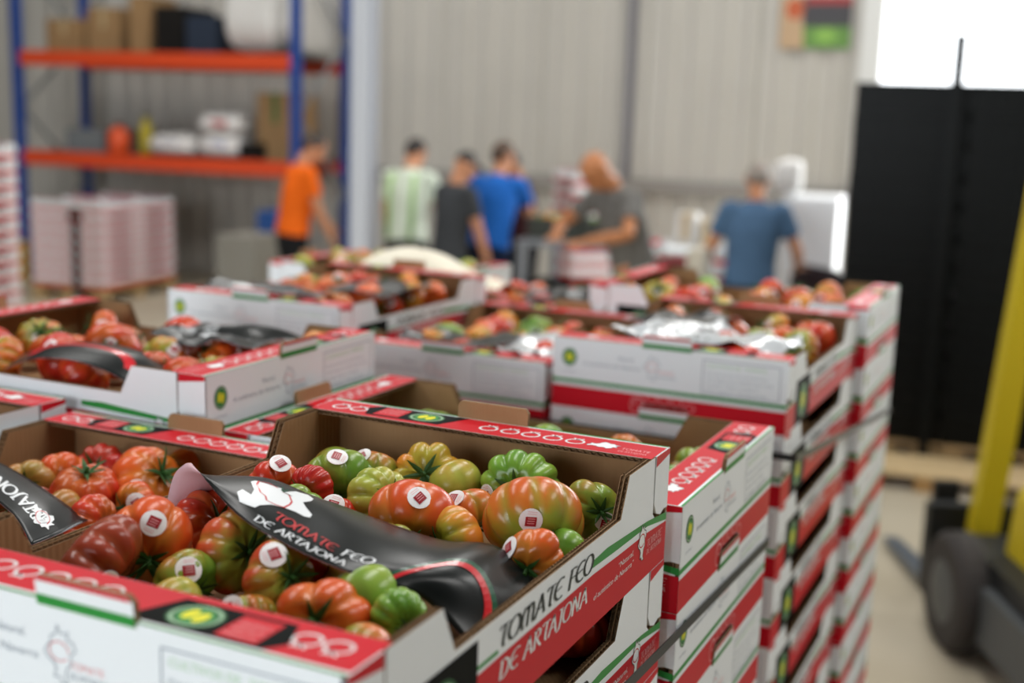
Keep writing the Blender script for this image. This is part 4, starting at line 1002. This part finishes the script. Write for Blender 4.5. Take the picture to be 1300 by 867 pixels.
table('packing_table', 'packing table with white cartons between bald and blue-grey workers', xa, xb, 8.2, 9.2, za, mat('table_dark', '3a3c3c', .5))
WB = mat('plain_white_box', 'dcdad5', .6)
for (u0, u1, v0, lab, mm) in ((858, 884, 272, 'white open box on the packing table', WB), (887, 905, 280, 'narrow white box on the packing table', WB)):
    px_box('white_box', lab, 'box', u0, u1, v0, 8.98, .2, za, mm, tape=TAPE)
plain(onh(838, 280, 8.5)[0]+.18, 8.75, za, PI/2, 'tomato carton lower in the pair on the packing table', None); plain(onh(838, 280, 8.5)[0]+.20, 8.75, za+.119, PI/2+.1, 'tomato carton upper in the pair on the packing table', None)
px_box('white_bin', 'pale upright bin on the floor beside the blue-grey worker', 'bin', 872, 894, 318, 7.72, .35, 0, mat('bin_pale', 'c9c2b2', .6))
x0, zt = onh(988, 250, 8.6); x1 = onh(1060, 250, 8.6)[0]
r = hthing('white_cabinet', 'white upright cabinet behind the blue-grey worker', 'cabinet', (x0+x1)/2+.02, 9.0); w = (x1-x0)/2; WCAB = mat('cabinet_white', 'f0f2f4', .4)
m = MB(); m.box(-w, w, -.28, .3, .05, zt, WCAB); m.build('body', r); m = MB(); m.box(-w+.01, w-.01, -.305, -.282, .07, zt-.02, WCAB); dr = m.build('door', r); m = MB(); m.box(w-.07, w-.05, -.33, -.305, .6, .85, STEEL); m.build('handle', dr)
for sx_ in (-1, 1): m = MB(); m.box(sx_*(w-.05)-.03, sx_*(w-.05)+.03, -.25, .25, 0, .05, DARKC); m.build('foot', r)
x0, z0_ = onh(966, 250, 8.8); x1 = onh(996, 250, 8.8)[0]
sack('white_sack', 'white full sack standing on the white cabinet', 'sack', x0+.08, x1+.1, 8.75, 9.05, zt, zt+.26, WS, 9)

# ------------------------------------------------------------------ pallet truck with mast
YEL = mat('truck_yellow', 'c3ae1e', .45, .4); TBK = mat('truck_black', '1a1c1d', .5, .4); RUB = mat('tyre_rubber', '2e2a28', .8); TGR = mat('truck_grey', '44484a', .5)
pm = atD(1236, 690, 4.6); pw = atD(1213, 772, 4.35)
yawt = math.atan2(0, 1)
r = thing('forklift', 'yellow and black forklift with upright mast, forks on the floor', 'forklift', (pm.x, pm.y, 0), -YAW)
inv = lambda p: Matrix.Rotation(YAW, 3, 'Z') @ (p-Vector((pm.x, pm.y, 0)))
TILT = Matrix.Rotation(.075, 3, 'Y')
def mbox(name, *a):
    m = MB(); m.box(*a, TILT); return m.build(name, r)
mbox('mast_post', -.05, .05, -.035, .035, .14, 2.6, YEL); mbox('mast_post', .62, .72, -.035, .035, .10, 2.6, YEL)
mbox('mast_crossbar', .05, .62, -.03, .03, .95, 1.05, TBK); mbox('mast_crossbar', .05, .62, -.03, .03, 2.45, 2.55, YEL)
m = MB(); m.box(-.16, .72, .06, .12, .10, .46, TBK); m.build('fork_carriage', r)
m = MB(); m.box(-.14, .95, -1.1, -.02, .12, .32, TGR); m.build('chassis', r)
m = MB(); m.box(-.10, .95, -1.1, -.10, .32, .40, TBK); m.build('deck', r)
m = MB()
hood = [(.0, .40), (.9, .40), (.9, .62), (.8, .68), (.08, .68), (.02, .62)]
m.prism(hood, lambda a, b, w: (a, w, b), -1.0, -.30, YEL); m.build('hood', r)
wl = inv(pw)
for sx_ in (0, 1):
    x = wl.x+sx_*.95; m = MB(); m.lathe([(.12, -.06), (.20, -.06), (.225, -.035), (.225, .035), (.20, .06), (.12, .06)], RUB, 28, 'X', (x, wl.y, .225)); ty = m.build('wheel', r)
    m = MB(); m.lathe([(.03, -.07), (.12, -.06), (.125, .06), (.03, .065)], TGR, 20, 'X', (x, wl.y, .225)); m.build('hub', ty)
f0, f1 = inv(onz(1188, 742, -TOP+.05)), inv(onz(1130, 678, -TOP+.05))
fd = (f1-f0); fd.z = 0; L = fd.length; fd.normalize(); sd = Vector((fd.y, -fd.x, 0))
for k in (0, 1):
    base = f0+sd*(.5*k); m = MB()
    q = [base-sd*.05, base+sd*.05, base+fd*L+sd*.035, base+fd*L-sd*.035]
    vs = [(a.x, a.y, .03) for a in q]+[(a.x, a.y, .065 if i < 2 else .04) for i, a in enumerate(q)]
    m.raw(vs, [(3, 2, 1, 0), (4, 5, 6, 7), (0, 1, 5, 4), (1, 2, 6, 5), (2, 3, 7, 6), (3, 0, 4, 7)], mat('fork_steel', '6d747c', .4, metal=.5)); m.build('fork', r)
    m = MB(); a = base-fd*.01; m.box(-.05, .05, -.02, .02, .03, .5, TBK, Matrix.Rotation(math.atan2(fd.y, fd.x)-PI/2, 3, 'Z'), (a.x, a.y, 0)); m.build('fork_shank', r)

# ------------------------------------------------------------------ people
SKIN = mat('skin', 'c68a66', .55, .35, var=.1, vscale=10); SKIN2 = mat('skin_tan', 'b97a50', .55, .35, var=.1, vscale=10)
def loft(mb, pts, rad, side, m_, n=18):
    pts = [Vector(p) for p in pts]; vs = []; fs = []; side = Vector(side)
    for i, p in enumerate(pts):
        d = (pts[min(i+1, len(pts)-1)]-pts[max(i-1, 0)]).normalized(); a = (side-d*side.dot(d)).normalized(); b = d.cross(a)
        for k in range(n): t = 2*PI*k/n; vs.append(p+a*math.cos(t)*rad[i][0]+b*math.sin(t)*rad[i][1])
    for i in range(len(pts)-1):
        for k in range(n): q = (k+1) % n; fs.append((i*n+k, i*n+q, (i+1)*n+q, (i+1)*n+k))
    fs.append(tuple(range(n-1, -1, -1))); fs.append(tuple(range((len(pts)-1)*n, len(pts)*n))); mb.raw(vs, fs, m_)
def fuse(mb, name, parent, vox, smooth=4):
    me = mb.mesh(name); o = bpy.data.objects.new('tmp', me); COL.objects.link(o)
    a = o.modifiers.new('r', 'REMESH'); a.mode = 'VOXEL'; a.voxel_size = vox
    b = o.modifiers.new('s', 'SMOOTH'); b.iterations = smooth; b.factor = .5
    dg = bpy.context.evaluated_depsgraph_get(); nm = bpy.data.meshes.new_from_object(o.evaluated_get(dg)); bpy.data.objects.remove(o)
    nm.polygons.foreach_set('use_smooth', [True]*len(nm.polygons))
    if not nm.materials: nm.materials.append(mb.mats[0])
    return link(name, nm, parent)
def unit(v): return Vector(v).normalized()
def person(u, D, hgt, face, label, shirt, pants, hair, lean=.15, sway=0, head=(0, 0), armL=None, armR=None, skin=SKIN, cap=False, bald=False, stripe=None, twist=0, sleeve=.62):
    """face: turn of the facing direction, 0 = away from the camera, positive to the left; arms: (upper direction, forearm direction) in local axes (x right, y front, z up)"""
    p = atD(u, 260, D); r = thing('person', label, 'person', (p.x, p.y, 0), -YAW+face); k = hgt/1.75
    armL = armL or ((-.15, .1, -1), (-.05, .35, -1)); armR = armR or ((.15, .1, -1), (.05, .35, -1))
    hip = Vector((0, -.05*math.sin(lean), .93)); t = Vector((math.sin(sway), math.sin(lean), 1)).normalized(); X = Vector((math.cos(twist), math.sin(twist), 0)); fw = t.cross(X)*-1 if t.cross(X).y < 0 else t.cross(X)
    waist = hip+t*.14; chest = hip+t*.36; shl = hip+t*.50; neck = hip+t*.575
    hd = (t+Vector((math.sin(head[1])*.0, math.sin(head[0]), 0))).normalized(); hc = neck+hd*.135+Vector((0, .02, 0))
    hz = Matrix.Rotation(head[1], 3, 'Z'); hx_ = hz @ Vector((1, 0, 0)); hf = (hz @ Vector((0, 1, 0))); hup = (hd*1).normalized(); hf = (hf-hup*hf.dot(hup)).normalized(); hx_ = hf.cross(hup)
    B = MB()
    loft(B, [hip-t*.08, waist, chest, shl, shl+t*.045], [(.15, .10), (.135, .095), (.155, .11), (.15, .085), (.06, .055)], X, skin)
    loft(B, [shl, neck+t*.02, hc-hup*.03], [(.062, .062), (.054, .056), (.055, .058)], X, skin, 14)
    # head: rings from chin to crown
    prof = [(-.115, .030, .030, .055), (-.10, .045, .050, .040), (-.07, .060, .075, .018), (-.03, .069, .090, .004), (.02, .074, .096, .0), (.06, .072, .093, -.004), (.09, .058, .075, -.006), (.108, .036, .046, -.006), (.116, .012, .015, -.006)]
    loft(B, [hc+hup*z+hf*o_ for z, a, b, o_ in prof], [(a, b) for z, a, b, o_ in prof], hx_, skin, 20)
    B.tube([hc+hf*.088+hup*.012, hc+hf*.112-hup*.030, hc+hf*.088-hup*.038], [.010, .015, .010], skin, 8)           # nose
    B.tube([hc+hf*.090-hup*.066-hx_*.022, hc+hf*.098-hup*.064, hc+hf*.090-hup*.066+hx_*.022], [.007, .010, .007], skin, 8)   # lips
    for s in (-1, 1): B.tube([hc+hx_*s*.068-hf*.01+hup*.022, hc+hx_*s*.082-hf*.018+hup*.004, hc+hx_*s*.070-hf*.008-hup*.028], [.012, .016, .009], skin, 8)
    J = {}
    for s, arm in ((-1, armL), (1, armR)):
        sh = shl+X*s*.175-t*.01; el = sh+unit(arm[0])*.285; wr = el+unit(arm[1])*.25; fd = unit(arm[1]); J[s] = (sh, el, wr, fd)
        loft(B, [sh, sh.lerp(el, .4), el, el.lerp(wr, .3), wr], [(.052, .052), (.047, .047), (.040, .040), (.041, .041), (.027, .030)], X, skin, 14)
        side = (X*-s); side = (side-fd*side.dot(fd)); side = side.normalized() if side.length > .2 else Vector((0, 0, 1)); pn = fd.cross(side)
        palm = wr+fd*.085; loft(B, [wr-fd*.01, wr+fd*.04, palm], [(.028, .022), (.038, .018), (.040, .015)], pn.cross(fd), skin, 12)
        for i, L in enumerate((.072, .080, .075, .058)):
            off = pn.cross(fd)*(-.029+.0195*i); a = palm-fd*.01+off; b = a+fd*L*.55+side*.010; c = b+(fd*.75+side*.65).normalized()*L*.5; B.tube([a, b, c], [.0095, .009, .0075], skin, 7)
        th = wr+fd*.03+pn.cross(fd)*-.032; B.tube([th, th+(fd*.6-pn.cross(fd)*.8).normalized()*.035, th+(fd*.9-pn.cross(fd)*.45+side*.3).normalized()*.072], [.013, .011, .008], skin, 7)
    legs = {}
    for s in (-1, 1):
        hp = hip+Vector((s*.085, 0, -.03)); kn = Vector((s*.11, .03, .50)); an = Vector((s*.12, -.03, .08)); legs[s] = (hp, kn, an)
        loft(B, [hp, hp.lerp(kn, .5), kn, kn.lerp(an, .35), an, an-Vector((0, 0, .05))], [(.085, .085), (.072, .075), (.052, .055), (.052, .056), (.034, .038), (.036, .04)], (1, 0, 0), skin, 14)
    S_ = k
    body = fuse(B, 'body', r, .0085, 3)
    T_ = MB()
    loft(T_, [hip-t*.015, hip+t*.04, waist, chest, shl-t*.03, shl+t*.035, shl+t*.06], [(.185, .135), (.178, .13), (.168, .125), (.182, .132), (.178, .110), (.105, .078), (.070, .065)], X, shirt, 22)
    for s in (-1, 1):
        sh, el, wr, fd = J[s]; e = sh.lerp(el, sleeve); loft(T_, [sh-X*s*.06+t*.01, sh, sh.lerp(el, sleeve*.5), e], [(.070, .075), (.072, .072), (.068, .066), (.066, .064)], X, shirt, 16)
    sh_o = fuse(T_, 'shirt', r, .011, 4)
    if stripe:
        for xx in (-.11, .09):
                q = MB(); loft(q, [hip-t*.0+X*xx-fw*.0, chest+X*xx*1.05, shl+X*xx], [(.035, .136), (.035, .134), (.032, .112)], X, stripe, 10); q.build('vest_stripe', r, smooth=True)
    P_ = MB(); loft(P_, [hip-Vector((0, 0, .12)), hip, hip+t*.07], [(.165, .125), (.168, .122), (.155, .112)], X, pants, 20)
    for s in (-1, 1):
        hp, kn, an = legs[s]; loft(P_, [hp+Vector((0, 0, .02)), hp.lerp(kn, .5), kn, kn.lerp(an, .5), an+Vector((0, 0, .0))], [(.10, .105), (.088, .092), (.072, .075), (.068, .072), (.062, .066)], (1, 0, 0), pants, 16)
    fuse(P_, 'trousers', r, .012, 4)
    for s in (-1, 1):
        an = legs[s][2]; q = MB(); loft(q, [an+Vector((0, -.06, -.045)), an+Vector((0, 0, -.03)), an+Vector((0, .10, -.045)), an+Vector((0, .19, -.055))], [(.034, .032), (.042, .048), (.046, .034), (.036, .022)], (1, 0, 0), DARKC, 14); q.build('shoe', r, smooth=True)
    if hair:
        q = MB(); vs = []; fs = []; N, Mv = 20, 9; zmin = (.02 if not cap else .025)
        for j in range(Mv+1):
            a = PI*.5*(1-j/Mv)*1.0
            for i in range(N):
                b = 2*PI*i/N; back = max(0, -math.sin(b)); front = max(0, math.sin(b)); lo = -.72*back-.12*(1-back)*(1-front)+.42*front if not cap else .05
                a_ = lo+(PI/2-lo)*(j/Mv)
                c = math.cos(a_); vs.append(hc+hup*(.012+.113*math.sin(a_))+hx_*(.081*c*math.cos(b))+hf*((.101*c*math.sin(b))-.004))
        for j in range(Mv):
            for i in range(N): w = (i+1) % N; fs.append((j*N+i, j*N+w, (j+1)*N+w, (j+1)*N+i))
        fs.append(tuple(range(N-1, -1, -1)))
        q.raw(vs, fs, hair)
        if cap: loft(q, [hc+hup*.045+hf*.06, hc+hup*.040+hf*.13, hc+hup*.032+hf*.165], [(.075, .012), (.070, .008), (.045, .004)], hx_, hair, 12)
        q.build('cap' if cap else 'hair', r, smooth=True)
    for s in (-1, 1):
        q = MB(); q.tube([hc+hf*.086+hx_*s*.030+hup*.014, hc+hf*.0935+hx_*s*.030+hup*.014], [.012, .006], mat('eye_dark', '2a1f1a', .3), 8); q.build('eye', r)
    r.scale = (k, k, k); r['hand'] = 0; del r['hand']
    return r, J
def cloth(n, c): return mat('cloth_'+n, c, .85, .2, var=.12, vscale=5, bump=.1, bscale=150)
BLACKP = cloth('black', '191a1c')
HAIRD = mat('hair_dark', '231c19', .6); HAIRB = mat('hair_brown', '4a3424', .6); HAIRG = mat('hair_grey', '8a8078', .6)
person(372, 10.0, 1.74, -1.05, 'worker in a bright orange t-shirt by the rack, head bowed', cloth('orange', 'f06a14'), BLACKP, HAIRD, lean=.16, head=(.45, -.3), armR=((.1, .25, -1), (0, .5, -1)), armL=((-.1, .45, -1), (.0, .8, -.7)))
person(518, 9.6, 1.76, -.45, 'worker in a white and green shirt and black trousers behind the column', cloth('white_green', 'd8e2d0'), BLACKP, HAIRD, lean=.24, sway=-.10, head=(.45, 0), stripe=cloth('lime', '9cc27a'), armR=((.35, .1, -1), (.1, .4, -1)))
person(572, 9.1, 1.66, -.9, 'worker in a dark grey t-shirt and cap reaching down beside the blue shirt', cloth('charcoal', '3d3f42'), cloth('greenish', '2c3a34'), HAIRD, lean=.10, head=(.4, 0), cap=True, armR=((.10, .30, -1), (.05, .35, -1)), skin=SKIN)
person(620, 9.4, 1.75, -.30, 'worker in a vivid blue t-shirt and navy trousers leaning forward', cloth('blue', '1f63b8'), cloth('navy', '14233f'), HAIRB, lean=.30, sway=.06, head=(.0, -.5), armR=((.15, .6, -.8), (.0, .9, -.4)), armL=((-.12, .6, -.8), (.0, .9, -.4)))
person(668, 10.3, 1.66, 1.2, 'worker in a maroon and black t-shirt facing the blue-shirted one', cloth('maroon', '3a1a1e'), BLACKP, HAIRD, lean=.18, head=(.3, .2), armL=((-.2, .5, -.8), (.1, 1, -.2)), armR=((.2, .5, -.8), (-.1, 1, -.1)), skin=SKIN2)
person(808, 7.9, 1.80, 2.15, 'bald worker in a grey t-shirt bending over with forearms crossed', cloth('grey', '6d6b68'), cloth('dark_olive', '33322e'), None, lean=.42, head=(.8, 0), bald=True, armL=((-.55, .55, -.7), (.9, .7, -.25)), armR=((.55, .55, -.6), (-.9, .8, -.25)), skin=SKIN2)
_, J7 = person(957, 7.9, 1.68, -.15, 'worker in a blue-grey t-shirt seen from behind carrying a dark crate', cloth('slate_blue', '4f6c8c'), cloth('dark_blue', '1e2430'), HAIRG, lean=.10, sway=.03, head=(.35, 0), armL=((-.40, .1, -1), (-.1, .5, -.6)), armR=((.42, .10, -.9), (.10, .8, -.45)), skin=SKIN)
rr = [o for o in bpy.data.objects if o.get('category') == 'person'][-1]
bpy.context.view_layer.update()
wr = rr.matrix_world @ (J7[1][2]+J7[1][3]*.09)
o = link('plastic_crate', crate_mesh(.30, .40, .17, mat('crate_maroon', '2a1a20', .35))); o.rotation_euler = (0, .15, -YAW-.1); o.location = wr+Vector((math.cos(YAW), -math.sin(YAW), 0))*.12+Vector((0, 0, -.15)); tag(o, 'small dark crate carried by the worker in blue-grey', 'crate')
